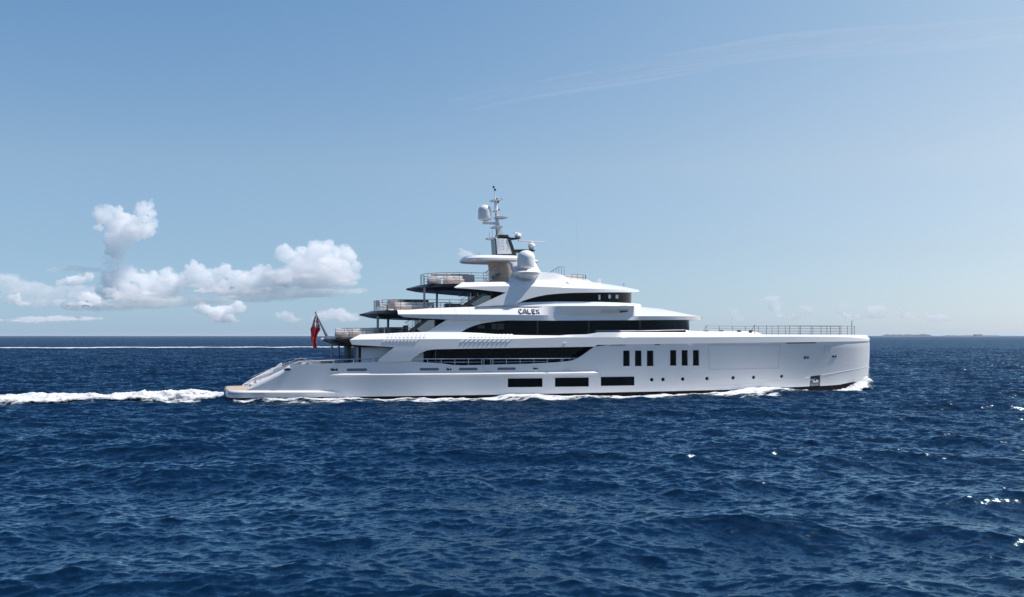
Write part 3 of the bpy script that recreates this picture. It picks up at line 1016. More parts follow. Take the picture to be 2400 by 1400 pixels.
# sidelight slot in the bridge wing
mb = MB(); 
def onw(px, py, o): 
    x, z = at(px, py, -5.42); return (x, -5.40 - o, z)
x0_, z0_ = at(1409, 733, -5.4); x1_, z1_ = at(1452, 728.5, -5.4)
mb.prism([at(1409, 729.8, -5.4), at(1452, 728.6, -5.4), at(1452, 733.3, -5.4), at(1413, 732.8, -5.4)], -5.44, -5.0)
mb.build('sidelight_screen', 'cream', t2, smooth=False)
mb = MB()
mb.prism([at(1452.5, 728.6, -5.4), at(1473, 728.6, -5.4), at(1468, 731.8, -5.4), at(1453, 733.2, -5.4)], -5.445, -5.0)
mb.build('sidelight', 'black', t2, smooth=False)
# plate seams
for px in (1034, 1066, 1070, 1102):
    mb = MB()
    a = PA.at(px, 737.5); b = PA.at(px, 748)
    zt_ = float(np.interp(a[0], *tpx)); zk_ = float(np.interp(a[0], *knx))
    mb.tube([(a[0], -4.724, zt_), (a[0], -5.283, zk_), (a[0], -5.215, b[1])], 0.008, 4)
    mb.build('plate_joint', 'seam', t2)
# name letters: thick rounded strokes standing proud of the plate
LET = {'C': [[(.95, .88), (.62, 1), (.25, .93), (.04, .65), (.04, .35), (.25, .07), (.62, 0), (.95, .12)]],
       'A': [[(0, 0), (.12, .6), (.42, 1), (.62, 1), (.9, .6), (1, 0)], [(.3, .28), (.72, .28)]],
       'L': [[(.12, 1), (.08, 0), (.9, 0)]],
       'E': [[(.95, 1), (.1, 1), (.1, 0), (.95, 0)], [(.1, .5), (.8, .5)]],
       'X': [[(.02, 1), (.98, 0)], [(.98, 1), (.02, 0)]]}
xL0, zL0 = at(1215.5, 736.6, -5.1); xL1, zL1 = at(1266, 723.8, -5.1)
adv = (xL1 - xL0) / 5
for k, chh in enumerate('CALEX'):
    mb = MB()
    for st in LET[chh]:
        pts = []
        for (u, v) in smooth(st, 5) if chh in 'CA' and len(st) > 3 else st:
            xx = xL0 + adv * (k + 0.12 + 0.70 * u); zz = zL0 + (zL1 - zL0) * (0.14 + 0.72 * v)
            zk = float(np.interp(xx, *knx)); zt = float(np.interp(xx, *tpx))
            pts.append((xx, -(5.28 + (4.72 - 5.28) * (zz - zk) / (zt - zk)) - 0.035, zz))
        mb.tube(pts, 0.066, 8)
    mb.build('letter', 'letter', t2, angle=60)

# ---- tier 3 : wheelhouse ----
xw = at(1478, 700, -0.6)[0]
x_w0 = at(1200, 712, -4.35)[0]
wg = house('wheelhouse_glass', 4.30, x_w0, xw - 5.0, xw, Z2 - 0.2, 9.95, -0.05, 'glass')
# daylight seen through the far windows, put into the colour of pale panes
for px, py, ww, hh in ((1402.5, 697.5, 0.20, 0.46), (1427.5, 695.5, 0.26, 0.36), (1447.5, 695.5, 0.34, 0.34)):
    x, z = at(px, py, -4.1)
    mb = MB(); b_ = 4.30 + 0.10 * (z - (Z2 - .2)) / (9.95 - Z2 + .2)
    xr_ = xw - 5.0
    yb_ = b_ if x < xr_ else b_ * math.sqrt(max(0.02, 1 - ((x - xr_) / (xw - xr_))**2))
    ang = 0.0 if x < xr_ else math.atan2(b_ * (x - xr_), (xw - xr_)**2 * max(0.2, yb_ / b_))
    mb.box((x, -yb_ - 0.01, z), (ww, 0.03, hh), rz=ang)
    mb.build('daylight_pane', 'pane', wg, smooth=False)
# coaming below the wheelhouse glass, down to the ledge
xe = at(1520, 712, -2.4)[0]
r0, r1, r2_ = [], [], []
for u in np.linspace(0, 1, 60):
    x = at(1150, 717, -4.6)[0] + (xe - at(1150, 717, -4.6)[0]) * math.sin(u * math.pi / 2)
    xr_ = xe - 6.0
    k = 1.0 if x < xr_ else max(0.0, 1 - ((x - xr_) / (xe - xr_))**2.2)**0.6
    zt = at(1350, 707.6, -4.5)[1] - 0.10 * max(0, (x - xr_) / 6) - 0.25 * max(0, (30 - x) / 8)
    zb_ = at(1350, 718.4, -4.7)[1] - 0.7 * max(0, (x - xr_) / 6)
    r0.append((x + 0.25 * (1 - k), -4.85 * k, zb_ - 0.05)); r1.append((x, -4.62 * k, zt)); r2_.append((x - 0.5 * (1 - k), -max(0, 4.2 * k), zt))
mb = MB(); loft(mb, [r0, r1, r2_], cap1=True)
mb.build('wheelhouse_coaming', 'white', Y, angle=22)

# ---- tier 4 : sun deck side plate and roof ----
xn = at(1503, 681.5, -0.7)[0]
def b4(x, base):
    xr = xn - 7.5
    if x <= xr: return base
    return base * max(0.0, 1 - ((x - xr) / (xn - xr))**2.2)**0.62
PB = Plan(lambda x: b4(x, 4.75))
kn4 = PB.pts([(1064, 673.8), (1118, 672), (1180, 671), (1241.7, 671.2), (1346, 675.8), (1440, 679), (1497, 681.8)])
k4x = fx(kn4)
k4line = [(x, float(np.interp(x, *k4x))) for x in np.linspace(kn4[0][0], xn - 0.05, 120)]
body = PB.pts([(1070, 675.4), (1118, 678.6), (1186, 686), (1150, 702.5), (1114, 719.2), (1206, 714.5), (1211.5, 711), (1226, 705), (1241.7, 700), (1262, 694.8), (1283, 691), (1315, 688), (1346, 686.6), (1400, 685.8), (1477, 685.5), (1494, 684.4)])
def tb4(x, z):
    zk = float(np.interp(x, *k4x))
    return b4(x, 4.75) + 0.10 * max(0, min(3, zk - z))
mb = MB()
ol = [k4line[0]] + body + [(xn - 0.06, k4line[-1][1] - 0.02)] + k4line[::-1][:-1]
panel(mb, ol, [], tb4, th=0.2, step=0.35); panel(mb, ol, [], tb4, th=0.2, step=0.7, side=1)
mb.build('sun_deck_side', 'white', Y, angle=24, sides=True)
tp4 = Plan(lambda x: 4.3).pts([(1087, 661.8), (1179, 661), (1250, 658.3), (1300, 657.9), (1335, 657.2)])
tp4x = fx(tp4)
cr4 = [at(1335, 649.5, -1.6), at(1376, 654.8, -1.5), at(1381, 659.8, -1.5), at(1450, 670.2, -1.2), at(1499, 679.6, -0.6)]
cr4x = fx(cr4)
rk, rt, rm, rc = [], [], [], []
for i in range(201):
    u = i / 200
    uu = 0.4 * u + 0.6 * math.sin(u * math.pi / 2)
    x = kn4[0][0] + (xn - kn4[0][0]) * uu
    zk = float(np.interp(x, *k4x))
    px = pxof(x, -b4(x, 4.75))
    fwd = float(np.interp(px, [1320, 1345], [0, 1]))
    rk.append((x, -b4(x, 4.75) if u < 1 else 0.0, zk))
    zc = float(np.interp(x, *cr4x))
    zt = float(np.interp(x, *tp4x)) * (1 - fwd) + (zk + (zc - zk) * 0.55) * fwd
    bt = b4(x, 4.3) * (1 - fwd) + b4(x, 4.75) * 0.72 * fwd
    st = 0.3 * (1 - u) if i < 12 else 0
    rt.append((x + 0.9 * max(0, 1 - i / 14), -bt if u < 1 else 0.0, zt))
    zm = zt * (1 - fwd) + (zk + (zc - zk) * 0.95) * fwd
    rm.append((x + 0.9 * max(0, 1 - i / 14), -(bt - 0.5 if fwd == 0 else b4(x, 4.75) * (0.62 - .22 * fwd)) if u < 1 else 0.0, zm))
    rc.append((x + 0.9 * max(0, 1 - i / 14), -(bt - 0.6) * (1 - fwd), zm + 0.05 * fwd))
mb = MB(); loft(mb, [rk, rt, rm, rc])
mb.build('wheelhouse_roof', 'white', Y, angle=17)
mb = MB()
x, y, z = P3(1403, 660, -1.4); mb.box((x, y, z), (0.34, 0.34, 0.5)); mb.box((x + .1, y - .1, z - .3), (.2, .2, .3))
mb.build('searchlight', 'white', Y, bevel=0.05)
mb = MB()
x, y, z = P3(1462, 669.5, -1.0); mb.tube([(x, y, z - .3), (x, y, z + .1)], 0.03, 6); mb.lathe((x, y, z + .05), [(0.05, 0), (0.08, 0.05), (0.03, 0.16)], 8)
mb.build('horn', 'grey', Y)
# sun deck coaming (plinth that carries the arch and the dome)
c0 = [(1188, 657.8), (1334, 657)]
ctop = [(1201, 639.5), (1215, 637.5), (1264, 637.8), (1285, 639), (1300, 640), (1316, 644.5), (1334.5, 656.5)]
PC = Plan(lambda x: 3.75)
ct = smooth(PC.pts(ctop), 5)
mb = MB()
r0, r1, r2_ = [], [], []
z0 = PC.at(1250, 658.5)[1]
xs0, xs1 = PC.at(1190, 657)[0], ct[-1][0]
for k, (x, z) in enumerate(ct):
    u = k / (len(ct) - 1)
    r0.append((xs0 + (xs1 - xs0) * u, -4.15, z0 - 0.1)); r1.append((x, -3.75, z)); r2_.append((x, -3.3, z - 0.02))
r3_ = [(x, y, z0 - 0.3) for x, y, z in r2_]
loft(mb, [r0, r1, r2_, r3_])
for s in (-1, 1):
    k = len(r0)
    mb.add([(p[0], s * p[1], p[2]) for p in (r0[0], r1[0], r2_[0], r3_[0])], [(0, 1, 2, 3)])
mb.build('sun_deck_coaming', 'white', Y, angle=20, sides=True)
# forward sun pad seen over the coaming
mb = MB()
x0_, z0_ = at(1318, 649, -2.0); x1_, _ = at(1368, 649, -2.0)
mb.box(((x0_ + x1_) / 2, 0, z0_ + 0.02), (x1_ - x0_, 3.2, 0.30))
mb.build('sunpad_base', 'cream', Y, bevel=0.08)
mb = MB()
railing(mb, [P3(1340, 655, -2.2), P3(1372, 657, -2.2), P3(1373, 657, 2.0)], 0.5, (1.0, 0.5), 0.6, 0.018, 0.018)
mb.build('sunpad_rail', 'darkgrey', Y)
mb = MB()
for y in (-0.6, 0.4):
    mb.tube([P3(1285, 641, y), P3(1310, 625.5, y), P3(1322, 626, y), P3(1322, 645, y)], 0.022, 5)
    for px in (1297, 1304, 1310, 1316): 
        a = P3(px, 644, y); b = P3(px, float(np.interp(px, [1285, 1310, 1322], [641, 625.5, 626])), y); mb.tube([a, b], 0.016, 5)
mb.build('ladder_rail', 'darkgrey', Y)

# ---- radar arch, mast and domes ----
zw_t = at(1180, 600.5, -1.5)[1]; zw_b = at(1150, 614, -1.5)[1]
xw0 = at(1092, 611, -1.8)[0]; xw1 = at(1271, 611, -2.2)[0]
mb = MB()
R0, R1, R2, R3 = [], [], [], []
for t in np.linspace(0, 1, 50):
    a = math.pi * t                     # from aft round the near side to fore (mirrored)
    cx = (xw0 + xw1) / 2; rx = (xw1 - xw0) / 2
    ux = -math.cos(a); uy = math.sin(a)
    f = lambda v, p: math.copysign(abs(v)**p, v)
    x = cx + rx * f(ux, 0.7); y = -2.9 * f(uy, 0.6)
    thin = 1 - 0.55 * max(0, ux)**2
    R1.append((x, y, zw_b + 0.10)); R2.append((cx + (x - cx) * 0.985, y * 0.99, zw_b + 0.10 + 0.20 * thin))
    R3.append((cx + (x - cx) * 0.90, y * 0.86, zw_b + (zw_t - zw_b) * thin)); R0.append((cx + (x - cx) * 0.96, y * 0.94, zw_b))
loft(mb, [R0, R1, R2, R3], cap0=True, cap1=True)
arch = mb.build('radar_arch', 'white', Y, angle=35)
# arch legs, near and far, swept
for s in (-1, 1):
    mb = MB()
    bot = [at(1203, 638.5, -2.9), at(1265, 638.5, -2.9)]
    topp = [at(1187, 612, -2.5), at(1252, 612, -2.5)]
    midp = [at(1196, 618, -2.6), at(1257, 624, -2.7)]
    rows = []
    for (a, b), yo, yi in ((bot, 3.35, 2.6), (midp, 3.05, 2.3), (topp, 2.75, 1.9)):
        rows.append([(a[0], s * yo * .97, a[1]), (a[0] + .15, s * yo, a[1]), (b[0] - .15, s * yo, b[1]), (b[0], s * yo * .97, b[1]), (b[0], s * yi, b[1]), (a[0], s * yi, a[1]), (a[0], s * yo * .97, a[1])])
    mb.grid(rows)
    mb.build('arch_leg', 'white', arch, angle=40)
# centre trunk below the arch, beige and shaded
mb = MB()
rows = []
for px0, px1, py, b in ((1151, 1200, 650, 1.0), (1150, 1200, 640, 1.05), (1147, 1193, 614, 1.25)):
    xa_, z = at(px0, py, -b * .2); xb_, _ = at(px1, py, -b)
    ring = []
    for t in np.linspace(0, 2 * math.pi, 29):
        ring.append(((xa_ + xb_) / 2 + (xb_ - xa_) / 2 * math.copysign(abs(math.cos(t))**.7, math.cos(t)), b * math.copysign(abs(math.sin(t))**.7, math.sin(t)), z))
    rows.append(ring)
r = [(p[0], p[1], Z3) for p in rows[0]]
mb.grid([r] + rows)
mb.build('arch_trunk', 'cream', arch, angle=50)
mb = MB()
x, z = at(1092 + 18, 610, -2.5)
mb.lathe((x, -2.72, z), [(0.03, -.03), (0.06, 0), (0.03, .03)], 8, axis='Y')
mb.build('courtesy_lamp', 'wcloth', arch)

def radome(name, parent, px, py_top, py_bot, y, r, ped):
    x, zt = at(px, py_top, y); _, zb_ = at(px, py_bot, y)
    h = zt - zb_
    hc = h - r * 0.92
    prof = [(0.08, -ped), (0.09, -ped * .55), (r * .25, -ped * .45), (r * .55, -.14), (r * .93, -0.03), (r * .97, 0.0), (r, 0.06), (r, hc * .6), (r * .995, hc)]
    for t in np.linspace(0.12, math.pi / 2, 12):
        prof.append((max(0.003, r * math.cos(t)**0.95), hc + r * 0.92 * math.sin(t)))
    mb = MB(); mb.lathe((x, y, zb_), prof, 40)
    return mb.build(name, 'radome', parent, angle=35)
radome('satellite_dome', Y, 1233, 586.8, 627, -4.0, 0.84, 0.42)
mb = MB()   # bowl under the dome
x, z = at(1233, 637, -4.0)
mb.lathe((x, -4.0, z), [(0.3, 0.05), (1.0, 0.02), (1.32, -0.1), (1.28, -0.25), (0.95, -0.5), (0.5, -0.75)], 32)
mb.build('dome_plinth', 'white', Y, angle=40)

mast = MB()
def mp(px, py, y=0.0): return P3(px, py, y)
# lower box (white, perforated), raked forward edge
quad = [at(1161.5, 559, -0.75), at(1190, 560, -0.75), at(1201, 595.5, -0.75), at(1164, 596.5, -0.75)]
mast.prism(quad, -0.75, 0.75)
mast.prism([at(1142, 557.6, -0.4), at(1163, 557, -0.4), at(1163, 562, -0.4), at(1146, 560.5, -0.4)], -0.6, 0.6)
ms = mast.build('mast', 'white', Y, bevel=0.05)
mb = MB()
mb.prism([at(1190.5, 558, -0.8), at(1196, 558, -0.8), at(1211, 600, -0.8), at(1202, 600, -0.8)], -0.8, 0.8)
mb.prism([at(1160, 558, -0.78), at(1162.5, 560, -0.78), at(1166, 600, -0.78), at(1163, 600, -0.78)], -0.78, 0.78)
mb.prism([at(1163, 596.2, -0.77), at(1203, 595.6, -0.77), at(1204, 600.5, -0.77), at(1163.5, 600.5, -0.77)], -0.77, 0.77)
mb.build('mast_trim', 'black', ms, smooth=False)
mb = MB()
for px, py in ((1179, 563), (1180, 570), (1180.5, 578), (1180.5, 585), (1188, 565), (1190, 572), (1191, 578.5), (1189, 584), (1188.5, 590)):
    x, z = at(px, py, -0.77); mb.lathe((x, -0.765, z), [(0.05, -.01), (0.05, .01)], 8, axis='Y')
mb.build('mast_vent', 'grey', ms)
# upper pole
mb = MB()
rows = []
prof = [((1167, 1180.5), 551, .36), ((1164.5, 1175), 535, .30), ((1163, 1172), 528, .28)]
for (a, b), py, hw in prof:
    xa_, z = at(a, py, -hw); xb_, _ = at(b, py, -hw)
    rows.append([(xa_, -hw, z), (xb_, -hw, z), (xb_, hw, z), (xa_, hw, z), (xa_, -hw, z)])
mb.grid(rows)
mb.tube([mp(1166.5, 530), mp(1164, 505), mp(1161.5, 472)], 0.2, 12, r2=0.15)
mb.tube([mp(1161, 472), mp(1159.5, 452)], 0.05, 8)
mb.tube([mp(1158.5, 452), mp(1157, 434)], 0.025, 6)
mb.build('mast_pole', 'white', ms)
def spreader(pts, r, m, name='spreader'):
    mb = MB(); mb.tube(pts, r, 8); return mb.build(name, m, ms)
def flat(px0, px1, py, t, hw, m, name):
    mb = MB(); a = at(px0, py, 0); b = at(px1, py, 0)
    mb.box(((a[0] + b[0]) / 2, 0, a[1]), (b[0] - a[0], 2 * hw, t)); return mb.build(name, m, ms, bevel=0.02)
flat(1151, 1170, 470.5, 0.10, 0.7, 'white', 'spreader')
flat(1157, 1172, 494.5, 0.08, 0.5, 'white', 'spreader')
flat(1162, 1186, 510, 0.14, 0.9, 'white', 'spreader')
flat(1132, 1168, 522.8, 0.20, 0.25, 'white', 'dome_bracket')
flat(1153, 1174, 533, 0.12, 0.8, 'white', 'spreader')
flat(1165, 1188, 555, 0.30, 0.6, 'black', 'radar_platform')
mb = MB()
mb.prism([at(1186, 552.5, -.5), at(1198, 557, -.5), at(1220, 557.5, -.5), at(1221, 560, -.5), at(1198, 562, -.5), at(1186, 559, -.5)], -0.5, 0.5)
mb.build('radar_platform', 'black', ms, bevel=0.03)
mb = MB()
mb.prism([at(1205, 585, -.5), at(1228, 584.5, -.5), at(1254, 586, -.5), at(1254, 589, -.5), at(1228, 592, -.5), at(1207, 592.5, -.5)], -0.5, 0.5)
mb.build('radar_platform', 'black', ms, bevel=0.03)
def scanner(px, py, y, half, ang, basew, baseh):
    x, z = at(px, py, y)
    mb = MB()
    mb.lathe((x, y, z - baseh), [(basew * .7, -0.25), (basew * .8, 0), (basew, 0.1), (basew * .9, baseh * .55), (basew * .4, baseh * .75), (0.06, baseh * .8), (0.06, baseh)], 16)
    mb.box((x, y, z + 0.03), (half * 2, 0.13, 0.11), rz=ang)
    mb.box((x, y, z - 0.03), (0.5, 0.2, 0.12), rz=ang)
    return mb.build('radar_scanner', 'radome', ms, bevel=0.02)
scanner(1214, 548, 0, 0.95, 0.9, 0.36, 0.32)
scanner(1246, 567, 0, 1.45, 0.15, 0.36, 0.55)
radome('satellite_dome', ms, 1136.5, 480.5, 514, 0.0, 0.66, 0.32)
for px, py in ((1164.5, 467.5), (1167, 474), (1169, 492.5), (1160.5, 445), (1157, 439)):
    mb = MB(); x, y, z = mp(px, py); mb.lathe((x, y, z - .1), [(0.05, 0), (0.10, 0.02), (0.10, 0.18), (0.05, 0.2)], 10)
    mb.build('mast_light', 'black', ms)
mb = MB()
for px, py in ((1176, 465), (1178, 468)): mb.tube([mp(1169, 470), mp(px, py)], 0.018, 5)
mb.lathe(mp(1178, 466), [(0.05, -.05), (0.08, 0), (0.05, .05)], 8)
mb.build('wind_sensor', 'grey', ms)
for px, y, pa, pb in ((1154, -.6, 535, 597), (1147, -.4, 545, 558), (1118, -1.5, 592, 602), (1124, 1.5, 592, 602)):
    mb = MB(); mb.tube([mp(px, pb, y), mp(px, pa, y)], 0.016, 5)
    mb.build('whip_antenna', 'grey', ms)
mb = MB(); mb.tube([mp(1354, 648, -1), mp(1352, 505, -1)], 0.012, 5, r2=.005)
mb.build('long_antenna', 'white', Y)

# ---- rails on the open aft decks ----
def deckrail(edge, z, h, x_end, nm, inset=0.35, step=1.15, m='rail_backlit'):
    b_ = max(-p[1] for p in edge); x0 = min(p[0] for p in edge)
    near = []
    for x, y, z_ in edge:
        if x > x_end: continue
        near.append((x + inset * 1.2 * (1 + y / b_)**0.5, y * (1 - inset / b_), z + 0.01))
    near = [near[0]] + [q for p, q in zip(near, near[1:]) if math.dist(p, q) > 0.02]
    far = [(x, -y, z_) for x, y, z_ in near[::-1] if y < -0.05]
    mb = MB(); railing(mb, near + far, h, (1.0, 0.75, 0.5, 0.25), step, 0.026, 0.024)
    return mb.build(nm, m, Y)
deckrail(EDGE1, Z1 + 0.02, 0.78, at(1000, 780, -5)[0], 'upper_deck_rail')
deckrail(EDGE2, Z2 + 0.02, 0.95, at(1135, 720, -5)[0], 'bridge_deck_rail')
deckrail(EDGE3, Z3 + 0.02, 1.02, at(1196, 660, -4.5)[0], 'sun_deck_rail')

# house aft ends on upper and bridge deck, with stairs
def bulkhead(px, y, z0, z1, b, nm):
    x = at(px, 760, y)[0]
    mb = MB(); mb.box((x, 0, (z0 + z1) / 2), (0.15, 2 * b, z1 - z0)); return mb.build(nm, 'glass', Y), x
_, xb1 = bulkhead(1018, -4.4, Z1, Z2 - 0.8, 4.75, 'upper_deck_doors')
_, xb2 = bulkhead(1150, -4.2, Z2, Z3 - 0.8, 4.4, 'bridge_deck_doors')
def stairs(p0, p1, y, wdt, n, nm):
    """flight rising forward from p0 (x, z) to p1"""
    (xa_, za), (xb_, zb_) = p0, p1
    mb = MB()
    for k in range(n):
        t = (k + .5) / n
        mb.box((xa_ + (xb_ - xa_) * t, y, za + (zb_ - za) * t), (0.3, wdt, 0.05))
    st = mb.build(nm, 'dark', Y, smooth=False)
    for s in (-1, 1):
        mb = MB()
        yy = y + s * wdt / 2
        mb.prism([(xa_, za - .15), (xb_, zb_ - .15), (xb_, zb_ + .15), (xa_, za + .15)], yy - .03, yy + .03)
        mb.build('stringer', 'darkgrey', st, smooth=False)
        mb = MB()
        for o_z in (0.95, 0.6, 0.3):
            mb.tube([(xa_ - .2, yy, za + o_z), (xb_, yy, zb_ + o_z)], 0.025 if o_z > .9 else 0.015, 5)
        for k in range(5):
            t = k / 4; mb.tube([(xa_ + (xb_ - xa_) * t, yy, za + (zb_ - za) * t), (xa_ + (xb_ - xa_) * t, yy, za + (zb_ - za) * t + .95)], 0.018, 5)
        mb.build('handrail', 'steel', st)
    return st
stairs(at(955, 782, -3.5), at(1008, 742, -3.5), -3.6, 1.0, 11, 'deck_stairs')
stairs(at(1083, 720, -3.3), at(1150, 678, -3.3), -3.3, 1.0, 12, 'deck_stairs')
stairs(at(1148, 662, -2.5), at(1176, 640, -2.5), -1.6, 0.8, 7, 'deck_stairs')
# cabinets and bars standing fixed on the decks
def fixed(px0, px1, py0, py1, y, dy, nm, m, bev=0.05):
    (xa_, zt), (xb_, zb_) = at(px0, py0, y), at(px1, py1, y)
    mb = MB(); mb.box(((xa_ + xb_) / 2, y + dy / 2, (zt + zb_) / 2), (xb_ - xa_, dy, zt - zb_)); return mb.build(nm, m, Y, bevel=bev)
fixed(880, 900, 768, 783, -2.6, 4.0, 'bar_counter', 'darkgrey')
fixed(902, 945, 767, 783, 0.5, 3.0, 'windbreak', 'glass_grey', 0)
fixed(947, 957, 763, 783, -2.9, 0.6, 'deck_locker', 'dark')
fixed(912, 1000, 702.5, 724, 1.2, 1.2, 'deck_bar', 'cream')
fixed(950, 1005, 703, 709, -0.2, 1.0, 'bar_top', 'dark')
fixed(1004, 1018, 710, 724, -2.0, 0.8, 'deck_cabinet', 'grey')
fixed(1046, 1080, 711.5, 722, -3.2, 1.2, 'spa_surround', 'black')
fixed(1086, 1112, 644, 663, -0.5, 1.2, 'sun_deck_bar', 'grey')
fixed(1012, 1100, 641.5, 647, 1.5, 0.5, 'backrest_screen', 'cream')

# flagstaff
mb = MB(); fs0 = P3(766.5, 789, 0.0); fs1 = P3(739.8, 734.5, 0.0)
mb.tube([fs0, fs1], 0.14, 10, r2=0.06); mb.lathe((fs1[0], fs1[1], fs1[2]), [(0.03, 0), (0.08, 0.03), (0.08, 0.12), (0.02, 0.18)], 10)
mb.build('flagstaff', 'grey', Y)

# ================================================================== things that lie on the decks
def wl(x, y, z): 
    X, Yw = world(x, y); return (X, Yw, z)
def place(px, py_base, y):
    x, z = at(px, py_base, y); return x, y, z
def sofa(name, label, px0, px1, py_base, y, group, hb_=0.78, dep=0.95, m_base='wicker', facing=1, z=None):
    xa_, zz = at(px0, py_base, y); xb_, _ = at(px1, py_base, y)
    if z is None: z = zz
    Lx = xb_ - xa_
    t = empty(name, wl((xa_ + xb_) / 2, y, z), YAW)
    tag(t, label, 'sofa', group)
    mb = MB(); mb.box((0, 0, 0.17), (Lx, dep, 0.30)); mb.build('sofa_base', m_base, t, bevel=0.03)
    n = max(1, round(Lx / 0.9))
    for k in range(n):
        mb = MB(); mb.box((-Lx / 2 + Lx * (k + .5) / n, 0.02 * facing, 0.40), (Lx / n - 0.03, dep - 0.06, 0.17)); mb.build('seat_cushion', 'cushion', t, bevel=0.05)
        mb = MB(); mb.box((-Lx / 2 + Lx * (k + .5) / n, facing * (dep / 2 - 0.14), 0.62), (Lx / n - 0.04, 0.22, 0.36)); mb.build('back_cushion', 'cushion', t, bevel=0.06)
    return t
G = 'sofas on the open decks'
sofa('deck_sofa', 'low cream sofa at the aft rail of the top open deck', 1003, 1032, 663.2, -2.6, G, z=Z3 + 0.02)
sofa('deck_sofa', 'cream sofa with wicker base beside the bar on the top open deck', 1040, 1086, 663.2, -2.6, G, z=Z3 + 0.02)
sofa('deck_sofa', 'cream sofa in front of the pale bar on the deck below the top one', 925, 1002, 724, -2.4, G, z=Z2 + 0.02)
sofa('deck_sofa', 'short cream sofa nearest the flag on the lowest railed terrace', 786, 812, 784, -2.6, G, z=Z1 + 0.02)
sofa('deck_sofa', 'long cream sofa beside the dark bar on the terrace under two pillars', 818, 874, 784, -2.9, G, z=Z1 + 0.02)
sofa('deck_sofa', 'low cream sofa on the main aft deck above the stern stairs', 706, 742, 852, -2.4, G, z=2.42)
def chair(label, px, y, z, m, cat='chair'):
    x, _ = at(px, 700, y)
    t = empty('deck_chair', wl(x, y, z), YAW + 0.6)
    tag(t, label, cat)
    mb = MB(); mb.box((0, 0, 0.42), (0.55, 0.55, 0.10)); mb.build('seat', 'cushion', t, bevel=0.03)
    mb = MB(); mb.box((-0.25, 0, 0.70), (0.10, 0.55, 0.5), ry=-0.15); mb.build('backrest', 'cushion', t, bevel=0.03)
    for a in (-.24, .24):
        for b in (-.24, .24):
            mb = MB(); mb.tube([(a, b, 0), (a, b, 0.4)], 0.025, 6); mb.build('leg', m, t)
    return t
chair('cream armchair at the aft rail beside the small tan table', 891, -2.6, Z2 + 0.02, 'tan')
chair('dark legged chair by the main aft deck rail', 752, -2.6, 2.42, 'tan')
def table(label, px, y, z, r, h, m):
    x, _ = at(px, 700, y)
    t = empty('deck_table', wl(x, y, z), YAW)
    tag(t, label, 'table')
    mb = MB(); mb.lathe((0, 0, h - 0.05), [(r, 0), (r + .01, 0.025), (r, 0.05)], 20); mb.build('tabletop', m, t)
    mb = MB(); mb.lathe((0, 0, 0), [(r * .6, 0), (r * .55, 0.04), (0.06, 0.08), (0.05, h - 0.05)], 14); mb.build('pedestal', m, t)
    return t
table('small tan wooden table by the aft rail under the pillars', 908, -3.0, Z2 + 0.02, 0.35, 0.5, 'tan')
table('dark round dining table on the main aft deck', 800, -1.5, 2.42, 0.8, 0.74, 'dark')
def lounger(label, px0, px1, z, y):
    xa_, _ = at(px0, 700, y); xb_, _ = at(px1, 700, y); Lx = xb_ - xa_
    t = empty('sun_lounger', wl((xa_ + xb_) / 2, y, z), YAW); tag(t, label, 'sun lounger')
    mb = MB(); mb.box((0, 0, 0.18), (Lx, 0.8, 0.12)); mb.build('frame', 'tan', t, bevel=0.02)
    mb = MB(); mb.box((0.15, 0, 0.30), (Lx - .35, 0.75, 0.12)); mb.build('mattress', 'cushion', t, bevel=0.04)
    mb = MB(); mb.box((-Lx / 2 + 0.3, 0, 0.46), (0.7, 0.75, 0.12), ry=0.5); mb.build('backrest', 'cushion', t, bevel=0.04)
    return t
lounger('cream lounger with raised back between the aft sofas of the main deck', 712, 748, 2.42, 0.6)

# ensign: hangs from the staff in folds
def ensign():
    nu, nv = 22, 56
    top = Vector(P3(741.0, 741, 0.0))
    vs = []; fs = []; mi = []
    Lz = at(740, 741, 0)[1] - at(740, 817, 0)[1]
    for j in range(nv + 1):
        v = j / nv
        wd = float(np.interp(v, [0, .12, .4, .52, .7, 1], [0.12, 0.42, 0.90, 0.62, 0.42, 0.30]))
        cx = float(np.interp(v, [0, .3, .5, .75, 1], [0.0, 0.0, -0.12, -0.22, -0.05]))
        for i in range(nu + 1):
            u = i / nu
            x = top.x + cx - 0.05 + (u - 0.45) * wd
            y = top.y + 0.16 * math.sin(u * 9 + v * 3) * min(1, 2 * v + .2) + 0.06 * math.sin(u * 17 - v * 6)
            vs.append((x, y, top.z - v * Lz + 0.06 * math.sin(u * 5)))
    for j in range(nv):
        for i in range(nu):
            u, v = (i + .5) / nu, (j + .5) / nv
            k = 0
            if v < 0.36 and u > 0.05:
                a, b = (u - .05) / .95, v / .36
                k = 1
                if abs(a - .5) < .17 or abs(b - .5) < .15 or abs(a - b) < .08 or abs(a + b - 1) < .08: k = 2
                if abs(a - .5) < .08 or abs(b - .5) < .07: k = 0
            if 0.66 < v < 0.74 and .4 < u < .7: k = 3
            fs.append((j * (nu + 1) + i, j * (nu + 1) + i + 1, (j + 1) * (nu + 1) + i + 1, (j + 1) * (nu + 1) + i)); mi.append(k)
    mb = MB()
    vs = [wl(*p) for p in vs]
    mb.add(vs, fs); mb.mi = mi
    o = mb.build('ensign_flag', ['red', 'blue', 'wcloth', 'tan'], None, angle=80, weld=False)
    sm = o.modifiers.new('thickness', 'SOLIDIFY'); sm.thickness = 0.01
    tag(o, 'red ensign with a union canton hanging folded from the stern staff', 'flag')
ensign()
